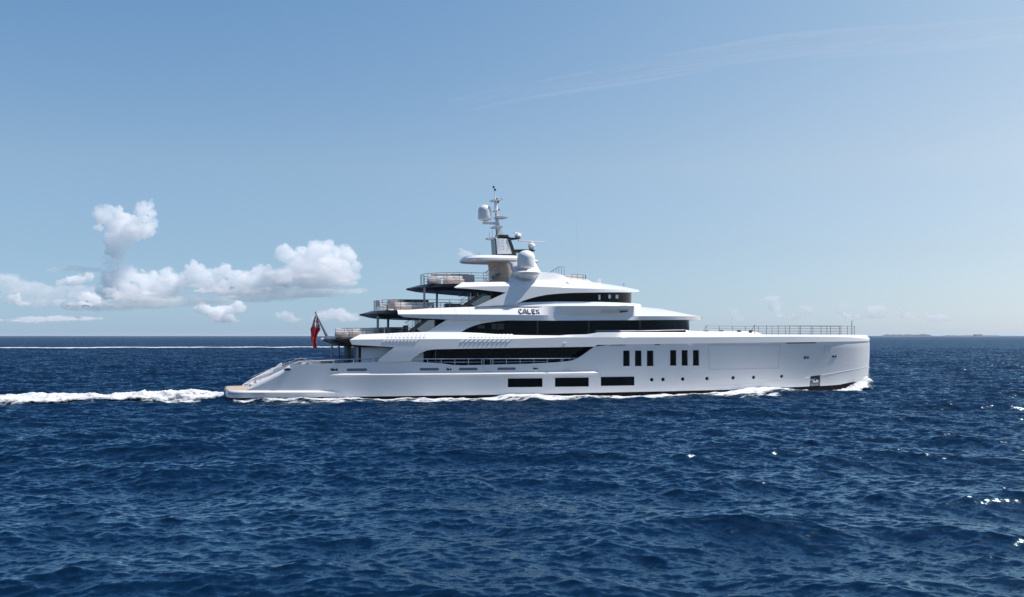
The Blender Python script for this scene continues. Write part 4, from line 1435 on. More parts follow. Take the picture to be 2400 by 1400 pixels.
# small courtesy flag below the mast
mb = MB()
p = P3(1163.5, 538, -0.5)
rows = []
for v in np.linspace(0, 1, 9):
    rows.append([wl(p[0] + 0.10 * (u - .5) * (0.6 + v) + 0.05 * math.sin(v * 5), p[1] + 0.08 * math.sin(u * 6 + v * 3), p[2] - 0.85 * v) for u in np.linspace(0, 1, 6)])
mb.grid(rows)
o = mb.build('courtesy_flag', ['green', 'yellow'], None, weld=False)
for pl_ in o.data.polygons:
    if pl_.center.z < p[2] - 0.42: pl_.material_index = 1
o.modifiers.new('thickness', 'SOLIDIFY').thickness = 0.01
tag(o, 'small green and yellow courtesy flag hanging under the mast spreader', 'flag')

# ================================================================== SEA
def hash2(ix, iy, s):
    h = (ix.astype(np.int64) * 374761393 + iy.astype(np.int64) * 668265263 + s * 974634777) & 0xFFFFFFFF
    h = ((h ^ (h >> 13)) * 1274126177) & 0xFFFFFFFF
    return ((h ^ (h >> 16)) & 0xFFFFFF) / float(0xFFFFFF)
def vnoise(x, y, s=0):
    ix = np.floor(x); iy = np.floor(y); fx_ = x - ix; fy_ = y - iy
    fx_ = fx_ * fx_ * (3 - 2 * fx_); fy_ = fy_ * fy_ * (3 - 2 * fy_)
    a = hash2(ix, iy, s); b = hash2(ix + 1, iy, s); c = hash2(ix, iy + 1, s); d = hash2(ix + 1, iy + 1, s)
    return (a + (b - a) * fx_) * (1 - fy_) + (c + (d - c) * fx_) * fy_
def fbm(x, y, o=4, s=0, g=0.5):
    t = np.zeros_like(x); a = 1.0; n = 0.0
    for k in range(o):
        t += a * vnoise(x * 2**k + 17.3 * k, y * 2**k - 9.1 * k, s + k); n += a; a *= g
    return t / n
WN = 170
lam = np.exp(np.linspace(math.log(0.27), math.log(26.0), WN)) * rng.uniform(0.95, 1.05, WN)
base_dir = math.radians(-97)
spread = np.radians(np.interp(np.log(lam), [math.log(.27), math.log(1), math.log(4), math.log(24)], [40, 36, 34, 20]))
thd = base_dir + rng.normal(0, 1, WN) * spread
kx = 2 * np.pi / lam * np.cos(thd); ky = 2 * np.pi / lam * np.sin(thd)
ph = rng.uniform(0, 2 * np.pi, WN)
slope = 0.031 * np.interp(np.log(lam), np.log([0.27, 0.6, 1.2, 2.0, 4.0, 7.0, 12.0, 18.0, 26.0]), [1.0, 1.2, 1.1, 0.85, 0.72, 0.72, 0.60, 0.34, 0.14])
amp = slope * lam / (2 * np.pi)
def sea(x, y, sp, chop=1.05):
    x = x.astype(np.float32); y = y.astype(np.float32); sp = sp.astype(np.float32)
    gust = (0.72 + 0.56 * fbm(x / 23.0, y / 23.0, 3, 5)).astype(np.float32)
    dx = np.zeros_like(x); dy = np.zeros_like(x); dz = np.zeros_like(x); lost = np.zeros_like(x)
    for k in range(WN):
        wgt = np.clip((lam[k] / sp - 2.0) / 1.6, 0, 1)
        lost += np.float32(slope[k]**2 / 2) * (1 - wgt * wgt)
        if not wgt.any(): continue
        p_ = np.float32(kx[k]) * x + np.float32(ky[k]) * y + np.float32(ph[k])
        a = np.float32(amp[k]) * wgt
        if lam[k] < 4: a = a * gust
        dz += a * np.sin(p_)
        c = a * np.cos(p_) * np.float32(chop)
        n = math.hypot(kx[k], ky[k])
        dx += c * np.float32(kx[k] / n); dy += c * np.float32(ky[k] / n)
    sea.lost = np.sqrt(lost)
    return dx, dy, dz
rs = [5.0]
while rs[-1] < 60000:
    r = rs[-1]
    rs.append(r + (0.25 if r < 19 else 0.0021 * r if r < 60 else 0.0027 * r if r < 160 else 0.0038 * r if r < 500 else 0.012 * r if r < 3000 else 0.05 * r))
rs = np.array(rs)
ang = np.concatenate([np.radians(np.linspace(-80, -29, 40)[:-1]), np.radians(np.linspace(-29, 29, 780)), np.radians(np.linspace(29, 80, 40)[1:]), np.radians(np.linspace(80, 280, 60)[1:])])
def hull_wave(wx, wy):
    """the ship's own waves: troughs and crests along her side"""
    ddx_ = wx - XS; ddy_ = wy - YS
    lx_ = ddx_ * CY + ddy_ * SY; ly_ = -ddx_ * SY + ddy_ * CY
    pr = np.interp(lx_, [-4, 2, 10, 16, 24, 31, 37, 44, 49, 52.5, 56, 59.5, 63, 66, 69], [0, .14, .10, .03, .06, -.22, -.36, -.22, .0, .14, -.10, -.36, -.05, .12, 0])
    return pr * np.exp(-(np.maximum(np.abs(ly_) - 4.5, 0) / 3.2)**2)
RR, AA = np.meshgrid(rs, ang, indexing='ij')
gx = (RR * np.sin(AA)).ravel(); gy = (RR * np.cos(AA)).ravel()
dr = np.gradient(rs)
sp = np.repeat(np.maximum(dr, rs * np.radians(0.076)), len(ang))
dx, dy, dz = sea(gx, gy, sp)
ripple = sea.lost.copy()
fade = np.clip(1 - (np.repeat(rs, len(ang)) - 3000) / 6000, 0, 1)
V = np.stack([gx + dx, gy + dy, dz * fade + hull_wave(gx, gy)], 1).astype(np.float32)
nr, nc = RR.shape
idx = np.arange(nr * nc).reshape(nr, nc)
Q = np.stack([idx[:-1, :-1], idx[:-1, 1:], idx[1:, 1:], idx[1:, :-1]], -1).reshape(-1, 4)
def np_mesh(name, V, Q, mats, smooth_=True, cover=None):
    me = bpy.data.meshes.new(name)
    k = Q.shape[1]
    me.vertices.add(len(V)); me.vertices.foreach_set('co', V.astype(np.float32).ravel())
    me.loops.add(Q.size); me.loops.foreach_set('vertex_index', Q.astype(np.int32).ravel())
    me.polygons.add(len(Q)); me.polygons.foreach_set('loop_start', np.arange(0, Q.size, k, dtype=np.int32))
    me.polygons.foreach_set('loop_total', np.full(len(Q), k, np.int32))
    me.polygons.foreach_set('use_smooth', np.full(len(Q), smooth_))
    me.update(calc_edges=True); me.validate()
    for m in mats: me.materials.append(m)
    if cover is not None:
        me.attributes.new('cover', 'FLOAT', 'POINT').data.foreach_set('value', cover.astype(np.float32))
    o = bpy.data.objects.new(name, me); COL.objects.link(o)
    return o

def water_mat():
    m = bpy.data.materials.new('sea_water'); m.use_nodes = True
    n = m.node_tree.nodes; l = m.node_tree.links
    b = n['Principled BSDF']
    b.inputs['Base Color'].default_value = (0.0008, 0.0098, 0.028, 1)
    b.inputs['Roughness'].default_value = 0.10
    b.inputs['IOR'].default_value = 1.333
    b.inputs['Specular IOR Level'].default_value = 0.0
    tc = n.new('ShaderNodeTexCoord')
    mp_ = n.new('ShaderNodeMapping')
    mp_.inputs['Scale'].default_value = (0.75, 1.0, 1.0)
    mp_.inputs['Rotation'].default_value = (0, 0, math.radians(8))
    l.new(tc.outputs['Object'], mp_.inputs['Vector'])
    def noise(sc, det):
        q = n.new('ShaderNodeTexNoise'); q.inputs['Scale'].default_value = sc; q.inputs['Detail'].default_value = det; q.inputs['Roughness'].default_value = 0.6
        l.new(mp_.outputs[0], q.inputs['Vector']); return q
    n1 = noise(6.0, 3); n2 = noise(1.9, 2); n3 = noise(1.7, 6)
    def vm(op, a, bb=None):
        q = n.new('ShaderNodeVectorMath'); q.operation = op
        for i, v in enumerate((a, bb)):
            if v is None: continue
            if isinstance(v, tuple): q.inputs[i].default_value = v
            elif isinstance(v, float): q.inputs['Scale'].default_value = v
            else: l.new(v, q.inputs[i if op != 'SCALE' or i == 0 else 'Scale'])
        return q.outputs[0]
    at_ = n.new('ShaderNodeAttribute'); at_.attribute_name = 'ripple'
    # resolved everywhere: hand-sized ripples; where the mesh is coarser: the slopes it leaves out
    t1 = vm('MULTIPLY', vm('SUBTRACT', n1.outputs['Color'], (.5, .5, .5)), (0.45, 1.2, 0.0))
    t2 = vm('MULTIPLY', vm('SUBTRACT', n2.outputs['Color'], (.5, .5, .5)), (0.22, 0.6, 0.0))
    t3 = vm('MULTIPLY', vm('SUBTRACT', n3.outputs['Color'], (.5, .67, .5)), (5.0, 8.0, 0.0))
    t3 = vm('SCALE', t3, at_.outputs['Fac'])
    g = n.new('ShaderNodeNewGeometry')
    v = vm('ADD', vm('ADD', vm('ADD', g.outputs['Normal'], t1), t2), t3)
    nrm = vm('NORMALIZE', v)
    l.new(nrm, b.inputs['Normal'])
    # blue-tinted mirror: bluer reflected light is put into the gloss colour
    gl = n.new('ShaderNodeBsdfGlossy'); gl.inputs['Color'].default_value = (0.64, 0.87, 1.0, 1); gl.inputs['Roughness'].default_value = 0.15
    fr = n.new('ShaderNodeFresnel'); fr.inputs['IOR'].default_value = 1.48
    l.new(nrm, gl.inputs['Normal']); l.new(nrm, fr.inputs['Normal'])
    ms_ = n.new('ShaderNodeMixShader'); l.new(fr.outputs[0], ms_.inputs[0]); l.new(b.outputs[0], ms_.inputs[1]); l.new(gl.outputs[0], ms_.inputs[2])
    l.new(ms_.outputs[0], n['Material Output'].inputs['Surface'])
    return m
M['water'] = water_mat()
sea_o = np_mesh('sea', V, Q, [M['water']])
sea_o['kind'] = 'structure'
at_r = sea_o.data.attributes.new('ripple', 'FLOAT', 'POINT')
at_r.data.foreach_set('value', ripple.astype(np.float32))

# ---- foam ----
def foam_mat(lace=True):
    m = bpy.data.materials.new('sea_foam' if lace else 'spray_water'); m.use_nodes = True
    n = m.node_tree.nodes; l = m.node_tree.links
    b = n['Principled BSDF']
    b.inputs['Roughness'].default_value = 0.8
    tc = n.new('ShaderNodeTexCoord')
    def noise(sc, det, ro):
        q = n.new('ShaderNodeTexNoise'); q.inputs['Scale'].default_value = sc; q.inputs['Detail'].default_value = det; q.inputs['Roughness'].default_value = ro
        l.new(tc.outputs['Object'], q.inputs['Vector']); return q
    nz = noise(2.2, 6, .68); nh = noise(1.5, 7, .68)
    at_ = n.new('ShaderNodeAttribute'); at_.attribute_name = 'cover'
    ad = n.new('ShaderNodeMath'); ad.operation = 'MULTIPLY_ADD'; ad.inputs[1].default_value = 0.45; 
    l.new(at_.outputs['Fac'], ad.inputs[0]); l.new(nz.outputs['Fac'], ad.inputs[2])
    cr = n.new('ShaderNodeValToRGB')
    cr.color_ramp.elements[0].position = 0.42; cr.color_ramp.elements[0].color = (0.16, 0.27, 0.36, 1)
    cr.color_ramp.elements[1].position = 0.80; cr.color_ramp.elements[1].color = (0.66, 0.67, 0.68, 1)
    l.new(ad.outputs[0], cr.inputs[0]); l.new(cr.outputs[0], b.inputs['Base Color'])
    bp = n.new('ShaderNodeBump'); bp.inputs['Strength'].default_value = 0.9; bp.inputs['Distance'].default_value = 0.15
    l.new(nz.outputs['Fac'], bp.inputs['Height']); l.new(bp.outputs[0], b.inputs['Normal'])
    if lace:                       # thin foam lets the water show through its lace
        m1_ = n.new('ShaderNodeMath'); m1_.operation = 'MULTIPLY_ADD'; m1_.inputs[1].default_value = 3.6; m1_.inputs[2].default_value = -2.15
        l.new(nh.outputs['Fac'], m1_.inputs[0])
        m2_ = n.new('ShaderNodeMath'); m2_.operation = 'MULTIPLY_ADD'; m2_.inputs[1].default_value = 1.55; m2_.use_clamp = True
        l.new(at_.outputs['Fac'], m2_.inputs[0]); l.new(m1_.outputs[0], m2_.inputs[2])
        l.new(m2_.outputs[0], b.inputs['Alpha'])
    return m
M['spray'] = foam_mat(False)
M['foam'] = foam_mat()
def foam_patch(name, lx, ly, mask, lift, to_world=True, sp_=0.3, cgain=2.2, calm=1.0):
    """grid in yacht metres (or world), faces kept where mask > 0; lift = height above the sea"""
    GXf, GYf = np.meshgrid(lx, ly, indexing='ij')
    x = GXf.ravel(); y = GYf.ravel()
    if to_world: wx = XS + x * CY - y * SY; wy = YS + x * SY + y * CY
    else: wx, wy = x, y
    dist = np.hypot(wx, wy)
    ddx, ddy, ddz = sea(wx, wy, np.maximum(sp_, dist * np.where(dist < 160, 0.0028, 0.0038)))
    ddz = ddz * calm
    m_ = mask(x, y); h_ = lift(x, y, m_)
    Vf = np.stack([wx + ddx, wy + ddy, ddz + h_], 1)
    a, b = GXf.shape
    id_ = np.arange(a * b).reshape(a, b)
    Qf = np.stack([id_[:-1, :-1], id_[1:, :-1], id_[1:, 1:], id_[:-1, 1:]], -1).reshape(-1, 4)
    keep = m_[Qf].min(1) > 0
    Qf = Qf[keep]
    used = np.unique(Qf); remap = np.full(a * b, -1); remap[used] = np.arange(len(used))
    o = np_mesh(name, Vf[used], remap[Qf], [M['foam']], cover=np.clip(m_[used] * cgain, 0, 1))
    o['kind'] = 'stuff'
    return o
# stern wake: from the transom out of the frame to the left
def wk_half(x):   # half width against distance behind the stern
    d = -x
    return np.interp(d, [-0.5, 1, 4, 12, 25, 50], [2.8, 4.3, 5.2, 5.0, 4.6, 4.8])
def wk_c(x): return np.interp(-x, [0, 10, 22, 50], [0.0, -0.2, -0.6, -0.9])
def wk_mask(x, y):
    d = -x
    e = 1 - np.abs((y - wk_c(x)) / wk_half(x))**1.6
    cover = np.interp(d, [0, 3, 14, 22, 40], [0.95, 1.0, 0.85, 0.62, 0.55])
    n_ = fbm(x * 0.8, y * 0.9, 5, 31, 0.6)
    n2_ = fbm(x * 0.25, y * 1.2, 3, 41)
    return e * 0.75 + cover - 0.62 - n_ * 0.85 + (n2_ - 0.5) * 0.4
def wk_lift(x, y, m_):
    d = -x
    ht = np.interp(d, [-1, 0.5, 3, 7, 12, 18, 30], [0.12, 0.30, 0.66, 0.62, 0.46, 0.30, 0.22])
    e = np.clip(1 - ((y - wk_c(x)) / wk_half(x))**2, 0, 1)
    return 0.03 + ht * e * (0.3 + 1.15 * fbm(x * 1.1, y * 1.1, 5, 51, 0.68)) * np.clip(m_ * 4, 0.1, 1)
foam_patch('wake_foam', np.arange(-34, 0.2, 0.075), np.arange(-6.6, 6.0, 0.08), wk_mask, wk_lift, cgain=2.5)
# foam along the near side of the hull
bwv = np.vectorize(lambda x: bwl(x))
def side_mask_f(out_w, cov):
    def f(x, q):   # q: metres outboard of the hull
        wd = np.interp(x, *out_w); cv = np.interp(x, *cov)
        wob = fbm(x * 0.22, q * 0, 3, 61)
        wd = wd * (0.45 + 1.1 * wob)
        e = np.clip(1 - q / wd, -1, 1)
        n_ = fbm(x * 0.55 + q * 0.5, q * 1.1, 5, 71, 0.66)
        st = fbm(x * 0.35 - q * 0.25, q * 2.4, 3, 77, 0.6)
        return np.where(q < -0.3, 1, e * 1.15 + cv - 0.72 - n_ * 0.95 - (st - .5) * 0.7)
    return f
def hull_foam(name, side_, seed):
    lx = np.arange(0.5, 67.3, 0.07); lq = np.arange(-0.35, 10.0, 0.07)
    mk = side_mask_f(([0, 6, 14, 22, 28, 34, 40, 46, 52, 56, 60, 64, 66, 67.3], [5.0, 7.5, 7.0, 7.0, 7.0, 6.0, 5.2, 5.6, 5.2, 4.2, 3.0, 2.6, 2.2, 1.2]),
                     ([0, 6, 12, 18, 24, 32, 38, 44, 50, 54, 58, 62, 66, 67.3], [0.15, 0.52, 0.50, 0.62, 0.88, 0.84, 0.80, 1.0, 1.15, 1.1, 0.95, 1.05, 1.25, 1.0]))
    def lift(x, q, m_):
        hc = np.interp(x, [0, 10, 18, 22, 27, 34, 40, 46, 50, 53.5, 57, 59.5, 62, 64.5, 66.3, 67.3], [0.02, 0.04, 0.06, 0.10, 0.05, 0.04, 0.06, 0.10, 0.18, 0.28, 0.10, 0.05, 0.28, 0.72, 1.0, 0.45])
        ridge = np.exp(-(np.maximum(q - 0.1, 0) / 1.1)**2)
        return 0.03 + hc * ridge * (0.6 + 0.8 * fbm(x * 1.4, q * 2, 5, 81 + seed, 0.6)) + 0.10 * fbm(x * 2.5, q * 2.5, 4, 91, 0.6) * np.clip(m_ * 3, 0, 1)
    GXf, GQ = np.meshgrid(lx, lq, indexing='ij')
    hb_ = np.array([hullb(min(x, 66.9), 0.25) if x < 66.9 else -(x - 66.9) * 0.3 for x in lx])
    GYf = side_ * (hb_[:, None] + GQ)
    x = GXf.ravel(); q = GQ.ravel(); y = GYf.ravel()
    wx = XS + x * CY - y * SY; wy = YS + x * SY + y * CY
    ddx, ddy, ddz = sea(wx, wy, np.hypot(wx, wy) * 0.0034)
    m_ = mk(x, q); h_ = lift(x, q, m_)
    near = np.clip(q / 1.0, 0, 1)
    Vf = np.stack([wx + ddx, wy + ddy, ddz + hull_wave(wx, wy) + h_], 1)
    a, b = GXf.shape; id_ = np.arange(a * b).reshape(a, b)
    Qf = np.stack([id_[:-1, :-1], id_[1:, :-1], id_[1:, 1:], id_[:-1, 1:]], -1).reshape(-1, 4)
    if side_ > 0: Qf = Qf[:, ::-1]
    keep = m_[Qf].min(1) > 0
    Qf = Qf[keep]; used = np.unique(Qf); remap = np.full(a * b, -1); remap[used] = np.arange(len(used))
    o = np_mesh(name, Vf[used], remap[Qf[:, ::-1]], [M['foam']], cover=np.clip(m_[used] * 1.8, 0, 1)); o['kind'] = 'stuff'
hull_foam('bow_wave_foam', -1, 0)
# spray drops thrown up at the stem
rr = np.random.default_rng(3)
mb = MB()
for k in range(1500):
    t = rr.random()**1.5
    x = 66.4 + rr.normal(0, 0.35) + 0.7 * t - rr.random() * 3.0; q = abs(rr.normal(0, 0.45)) + 0.1
    zz = 0.25 + rr.random()**1.6 * (1.25 if x > 65.5 else 0.8)
    s = rr.uniform(0.006, 0.022)
    y = -(max(0, hullb(min(x, 66.8), 0.3)) + q * (0.4 + zz * .5))
    p = wl(x, y, zz)
    mb.add([(p[0] + s, p[1], p[2]), (p[0] - s, p[1], p[2]), (p[0], p[1] + s, p[2]), (p[0], p[1] - s, p[2]), (p[0], p[1], p[2] + s), (p[0], p[1], p[2] - s)],
           [(0, 2, 4), (2, 1, 4), (1, 3, 4), (3, 0, 4), (2, 0, 5), (1, 2, 5), (3, 1, 5), (0, 3, 5)])
o = mb.build('bow_spray', 'spray', None, weld=False); o['kind'] = 'stuff'
# old wake of another boat, far behind (a thin white line)
def dw_mask(x, y):
    c = 430 + 0.03 * (x + 200) * 0 + 6 * fbm(x / 60, y * 0, 3, 3)
    c = DWY(x) 
    e = 1 - np.abs(y - c) / np.interp(x, [-260, -60, 60], [3.2, 2.2, 1.6])
    return e + 0.05 - fbm(x * 0.25, y * 0.3, 4, 13, .6) * np.interp(x, [-260, -60, 60], [0.22, 0.28, 0.45])
def DWY(x): return np.interp(x, [-300, -150, -60, 80], [405, 430, 455, 470])
foam_patch('distant_wake', np.arange(-280, 40, 0.45), np.arange(385, 490, 0.8), dw_mask, lambda x, y, m_: 0.75 + 0.35 * np.clip(m_, 0, 1), False, cgain=9, calm=0.35)
# thin streak parallel to the wake at the left edge
foam_patch('wake_streak', np.arange(-45, -4, 0.08), np.arange(11, 15.5, 0.08),
           lambda x, y: 0.55 - np.abs(y - 13 - 1.2 * (fbm(x * .15, y * 0, 2, 23) - .5)) / 1.3 - fbm(x * .5, y * 1.4, 5, 19, .6) * np.interp(-x, [4, 25, 45], [1.0, .82, .72]) + np.interp(-x, [4, 28, 45], [-.05, .12, .22]),
           lambda x, y, m_: 0.03 + 0.06 * np.clip(m_, 0, 1))
# little whitecaps on crests
caps = [(880, 977, 10), (940, 968, 6), (2170, 875, 14), (2380, 893, 16), (2060, 1035, 10), (2115, 1035, 6), (1080, 1315, 22), (720, 1345, 30), (1860, 1050, 8), (560, 960, 20), (660, 963, 12), (1150, 985, 6), (1690, 996, 8), (1830, 994, 6), (340, 971, 10), (1500, 1150, 5), (2170, 985, 7), (745, 1350, 12), (400, 845, 6), (2120, 1145, 9), (50, 1385, 12), (300, 1255, 6)]
VV, QQ, CC = [], [], []
off = 0
for cpx, cpy, wpx in caps:
    Yd = H * F / (cpy - 787); Xd = (cpx - 1200) / F * Yd
    # move to the highest point close by
    tx, ty = np.meshgrid(np.linspace(Xd - 2, Xd + 2, 41), np.linspace(Yd - 2.5, Yd + 2.5, 51))
    a_, b_, c_ = sea(tx.ravel(), ty.ravel(), np.full(tx.size, 0.1 + Yd * .0034))
    k = int(np.argmax(c_)); Xd, Yd = tx.ravel()[k], ty.ravel()[k]
    Lw = wpx * Yd / F
    lx = np.arange(-Lw, Lw, max(0.02, Yd * .0005)); ly = np.arange(-Lw * .5, Lw * .35, max(0.02, Yd * .0006))
    GXf, GYf = np.meshgrid(lx + Xd, ly + Yd, indexing='ij')
    x = GXf.ravel(); y = GYf.ravel()
    ddx, ddy, ddz = sea(x, y, np.full(x.size, max(0.06, Yd * .0034)))
    m_ = 0.62 - np.hypot((x - Xd) / Lw, (y - Yd) / (Lw * .35)) * 0.5 - fbm(x * 7, y * 9, 4, 7, .65)
    Vf = np.stack([x + ddx, y + ddy, ddz + 0.02 + .03 * np.clip(m_, 0, 1)], 1)
    a, b = GXf.shape; id_ = np.arange(a * b).reshape(a, b)
    Qf = np.stack([id_[:-1, :-1], id_[1:, :-1], id_[1:, 1:], id_[:-1, 1:]], -1).reshape(-1, 4)
    Qf = Qf[m_[Qf].min(1) > 0]
    if len(Qf) == 0: continue
    used = np.unique(Qf); remap = np.full(a * b, -1); remap[used] = np.arange(len(used))
    VV.append(Vf[used]); CC.append(np.clip(m_[used] * 5, 0, 1)); QQ.append(remap[Qf] + off); off += len(used)
if VV:
    o = np_mesh('whitecap_foam', np.concatenate(VV), np.concatenate(QQ), [M['foam']], cover=np.concatenate(CC)); o['kind'] = 'stuff'

# ================================================================== far island on the horizon
isl_sand = mat('island_sand', (0.30, 0.28, 0.25), 0.9, vary=0.15, vscale=0.05)
isl_green = mat('island_scrub', (0.05, 0.075, 0.05), 0.9, vary=0.4, vscale=0.06, bump=0.5, bscale=.2)
def island(name, px0, px1, D, hmax, seed):
    r = np.random.default_rng(seed)
    x0 = (px0 - 1200) / F * D; x1 = (px1 - 1200) / F * D
    xs = np.linspace(x0, x1, 160); u = (xs - x0) / (x1 - x0)
    env = np.clip(np.minimum(u, 1 - u) * 9, 0, 1)
    hgt = hmax * env * (0.45 + 0.75 * fbm(u * 34, u * 0, 4, seed, .6))
    mb = MB()
    mb.grid([[(x, D - 60, -1) for x in xs], [(x, D - 30, 0.7 * e) for x, e in zip(xs, env)], [(x, D + 60, 2.0 * e) for x, e in zip(xs, env)], [(x, D + 100, -1) for x in xs]])
    mb.grid([[(x, D - 20, 1.0 * e) for x, e in zip(xs, env)], [(x, D - 12, h_ * .8) for x, h_ in zip(xs, hgt)], [(x, D, h_) for x, h_ in zip(xs, hgt)], [(x, D + 30, h_ * .8) for x, h_ in zip(xs, hgt)], [(x, D + 40, 1.0) for x in xs]], 1)
    o = mb.build(name, [isl_sand, isl_green], None, weld=False); o['kind'] = 'structure'
island('island', 2062, 2190, 7600, 17, 4)
island('island', 2200, 2352, 8600, 10, 9)
island('island', 2283, 2303, 8400, 17, 12)

# ================================================================== clouds
def cloud_mat(name, dens_, skin, aniso=0.0, col=(1, 1, 1)):
    m = bpy.data.materials.new(name); m.use_nodes = True
    n = m.node_tree.nodes; l = m.node_tree.links
    n.clear()
    out = n.new('ShaderNodeOutputMaterial')
    tr = n.new('ShaderNodeBsdfTransparent'); df = n.new('ShaderNodeBsdfDiffuse'); df.inputs['Color'].default_value = (0.9, 0.9, 0.9, 1)
    mx = n.new('ShaderNodeMixShader'); mx.inputs[0].default_value = skin
    l.new(tr.outputs[0], mx.inputs[1]); l.new(df.outputs[0], mx.inputs[2]); l.new(mx.outputs[0], out.inputs['Surface'])
    vs_ = n.new('ShaderNodeVolumeScatter'); vs_.inputs['Density'].default_value = dens_; vs_.inputs['Anisotropy'].default_value = aniso
    vs_.inputs['Color'].default_value = (*col, 1)
    l.new(vs_.outputs[0], out.inputs['Volume'])
    return m
CD = 6000.0
S = CD / F
CW = (1.0, 0.985, 0.965)
CMD = {'thick': (0.0135, 0.02), 'mid': (0.024, 0.03), 'pale': (0.011, 0.02), 'bank': (0.0045, 0.02), 'thin': (0.0045, 0.02)}
CMC = {}
def cmat(m, d):
    if (m, d) not in CMC: CMC[m, d] = cloud_mat('cloud_' + m, CMD[m][0] * 6000.0 / d, CMD[m][1], col=CW)
    return CMC[m, d]
def cloud(label, blobs, m, seed, flat_py=None, puff=1.0, vox=1.9, depth=1.0, rough=1.0, CD=6000.0):
    """blobs: (px, py, rx, ry) in photo pixels, swelled into 3-D heaps"""
    S = CD / F
    r = np.random.default_rng(seed)
    cx = np.mean([b[0] for b in blobs]); cyy = np.mean([b[1] for b in blobs])
    bm = bmesh.new()
    def ball(px, py, d, rx, ry):
        p = ((px - 1200) * S, CD + d * S, H + (787 - py) * S)
        mtx = Matrix.Translation(p) @ Matrix.Diagonal((rx * S, (rx + ry) / 2 * S * depth, ry * S, 1))
        bmesh.ops.create_icosphere(bm, subdivisions=2, radius=1.0, matrix=mtx)
    for (px, py, rx, ry) in blobs:
        ball(px, py, r.normal(0, rx * .2), rx * .88, ry * .88)
        n = int(22 * puff)
        for k in range(n):
            a = r.uniform(-0.35, math.pi + 0.35); e = r.normal(0, .7)
            rad = r.uniform(.16, .36)
            ball(px + math.cos(a) * rx * .82 * math.cos(e * .6), py - math.sin(a) * ry * .82, math.sin(e) * rx * .8, rx * rad, min(rx, ry * 1.2) * rad)
    me = bpy.data.meshes.new('cloud'); bm.to_mesh(me); bm.free()
    o = bpy.data.objects.new('cloud', me); COL.objects.link(o)
    md = o.modifiers.new('r', 'REMESH'); md.mode = 'VOXEL'; md.voxel_size = vox * S
    dg = bpy.context.evaluated_depsgraph_get()
    me2 = bpy.data.meshes.new_from_object(o.evaluated_get(dg))
    o.modifiers.clear(); o.data = me2
    n = len(me2.vertices)
    co = np.empty(n * 3, np.float32); me2.vertices.foreach_get('co', co); co = co.reshape(-1, 3)
    no = np.empty(n * 3, np.float32); me2.vertices.foreach_get('normal', no); no = no.reshape(-1, 3)
    q = co / S
    def n3(sc, s_, oc): 
        a = fbm(q[:, 0] / sc + .37 * q[:, 1] / sc, q[:, 2] / sc - .21 * q[:, 1] / sc, oc, s_, .58)
        b = fbm(q[:, 1] / sc + 3.1, q[:, 2] / sc + .5 * q[:, 0] / sc, oc, s_ + 50, .58)
        return (a + b) / 2 - .5
    d = (n3(22.0, seed, 3) * 22 + n3(7.0, seed + 7, 3) * 13 + n3(2.6, seed + 9, 2) * 4) * rough
    co = co + no * (d[:, None] * S)
    if flat_py is not None:
        zf = H + (787 - flat_py) * S
        lowv = co[:, 2] < zf
        co[lowv, 2] = zf + (co[lowv, 2] - zf) * 0.25
    co[:, 2] = np.maximum(co[:, 2], 32.0)
    me2.vertices.foreach_set('co', co.astype(np.float32).ravel()); me2.update()
    me2.polygons.foreach_set('use_smooth', np.ones(len(me2.polygons), bool))
    me2.materials.clear(); me2.materials.append(cmat(m, CD))
    tag(o, label, 'cloud', 'clouds low over the horizon')
    return o
cloud('tall white cumulus with two horns towering over the cloud bank',
      [(246, 508, 30, 26), (275, 505, 20, 22), (340, 500, 22, 26), (352, 480, 10, 14), (290, 535, 62, 30), (340, 535, 28, 28), (285, 565, 38, 22), (270, 590, 26, 18)], 'thick', 11)
cloud('pale grey blue stem of cloud beneath the two horned tower', [(272, 605, 26, 22), (268, 635, 30, 24), (262, 665, 34, 20)], 'thin', 31)
cloud('large white cumulus heap nearest the yacht, with a peaked top',
      [(665, 598, 24, 22), (700, 610, 36, 26), (745, 595, 36, 26), (772, 575, 14, 16), (805, 600, 28, 26), (830, 625, 18, 14), (740, 635, 84, 28), (680, 650, 60, 24), (800, 650, 44, 20), (740, 662, 90, 16)], 'thick', 12, flat_py=682)
cloud('white rounded cumulus hump beneath the two horned tower',
      [(300, 640, 24, 22), (275, 660, 34, 26), (340, 655, 34, 22), (395, 648, 22, 24), (380, 675, 48, 24), (300, 690, 54, 20), (250, 690, 30, 16), (340, 698, 80, 12)], 'thick', 13, flat_py=710)
cloud('low white cumulus between the rounded hump and the large heap',
      [(455, 635, 24, 18), (480, 650, 36, 18), (525, 640, 24, 18), (560, 655, 34, 18), (615, 640, 26, 20), (600, 662, 44, 20), (500, 672, 60, 16), (425, 660, 30, 18), (645, 660, 40, 22), (560, 684, 90, 10)], 'thick', 14, flat_py=694)
cloud('small detached cumulus low over the sea, below the low white cumulus', [(480, 725, 22, 14), (515, 735, 34, 16), (555, 725, 22, 16), (530, 748, 30, 10)], 'mid', 15, flat_py=757, CD=11000.0)
cloud('grey flat slab of cloud beside the stem of the tower', [(165, 630, 46, 7), (150, 634, 40, 5), (200, 632, 30, 6)], 'thin', 16, puff=.5, rough=.5)
cloud('broad pale bank of cloud at the edge of the sky, under the grey slab', [(20, 670, 50, 22), (70, 680, 50, 20), (130, 690, 46, 18), (190, 690, 40, 20), (40, 705, 50, 14), (110, 712, 60, 10)], 'bank', 17, CD=13000.0)
cloud('white puff over the pale bank, just under the grey slab', [(180, 658, 24, 12), (205, 648, 18, 14), (150, 664, 16, 8)], 'mid', 18, CD=9500.0)
cloud('white puff at the foot of the pale bank', [(210, 702, 28, 16), (195, 718, 44, 10), (240, 716, 30, 9)], 'mid', 32, CD=9500.0)
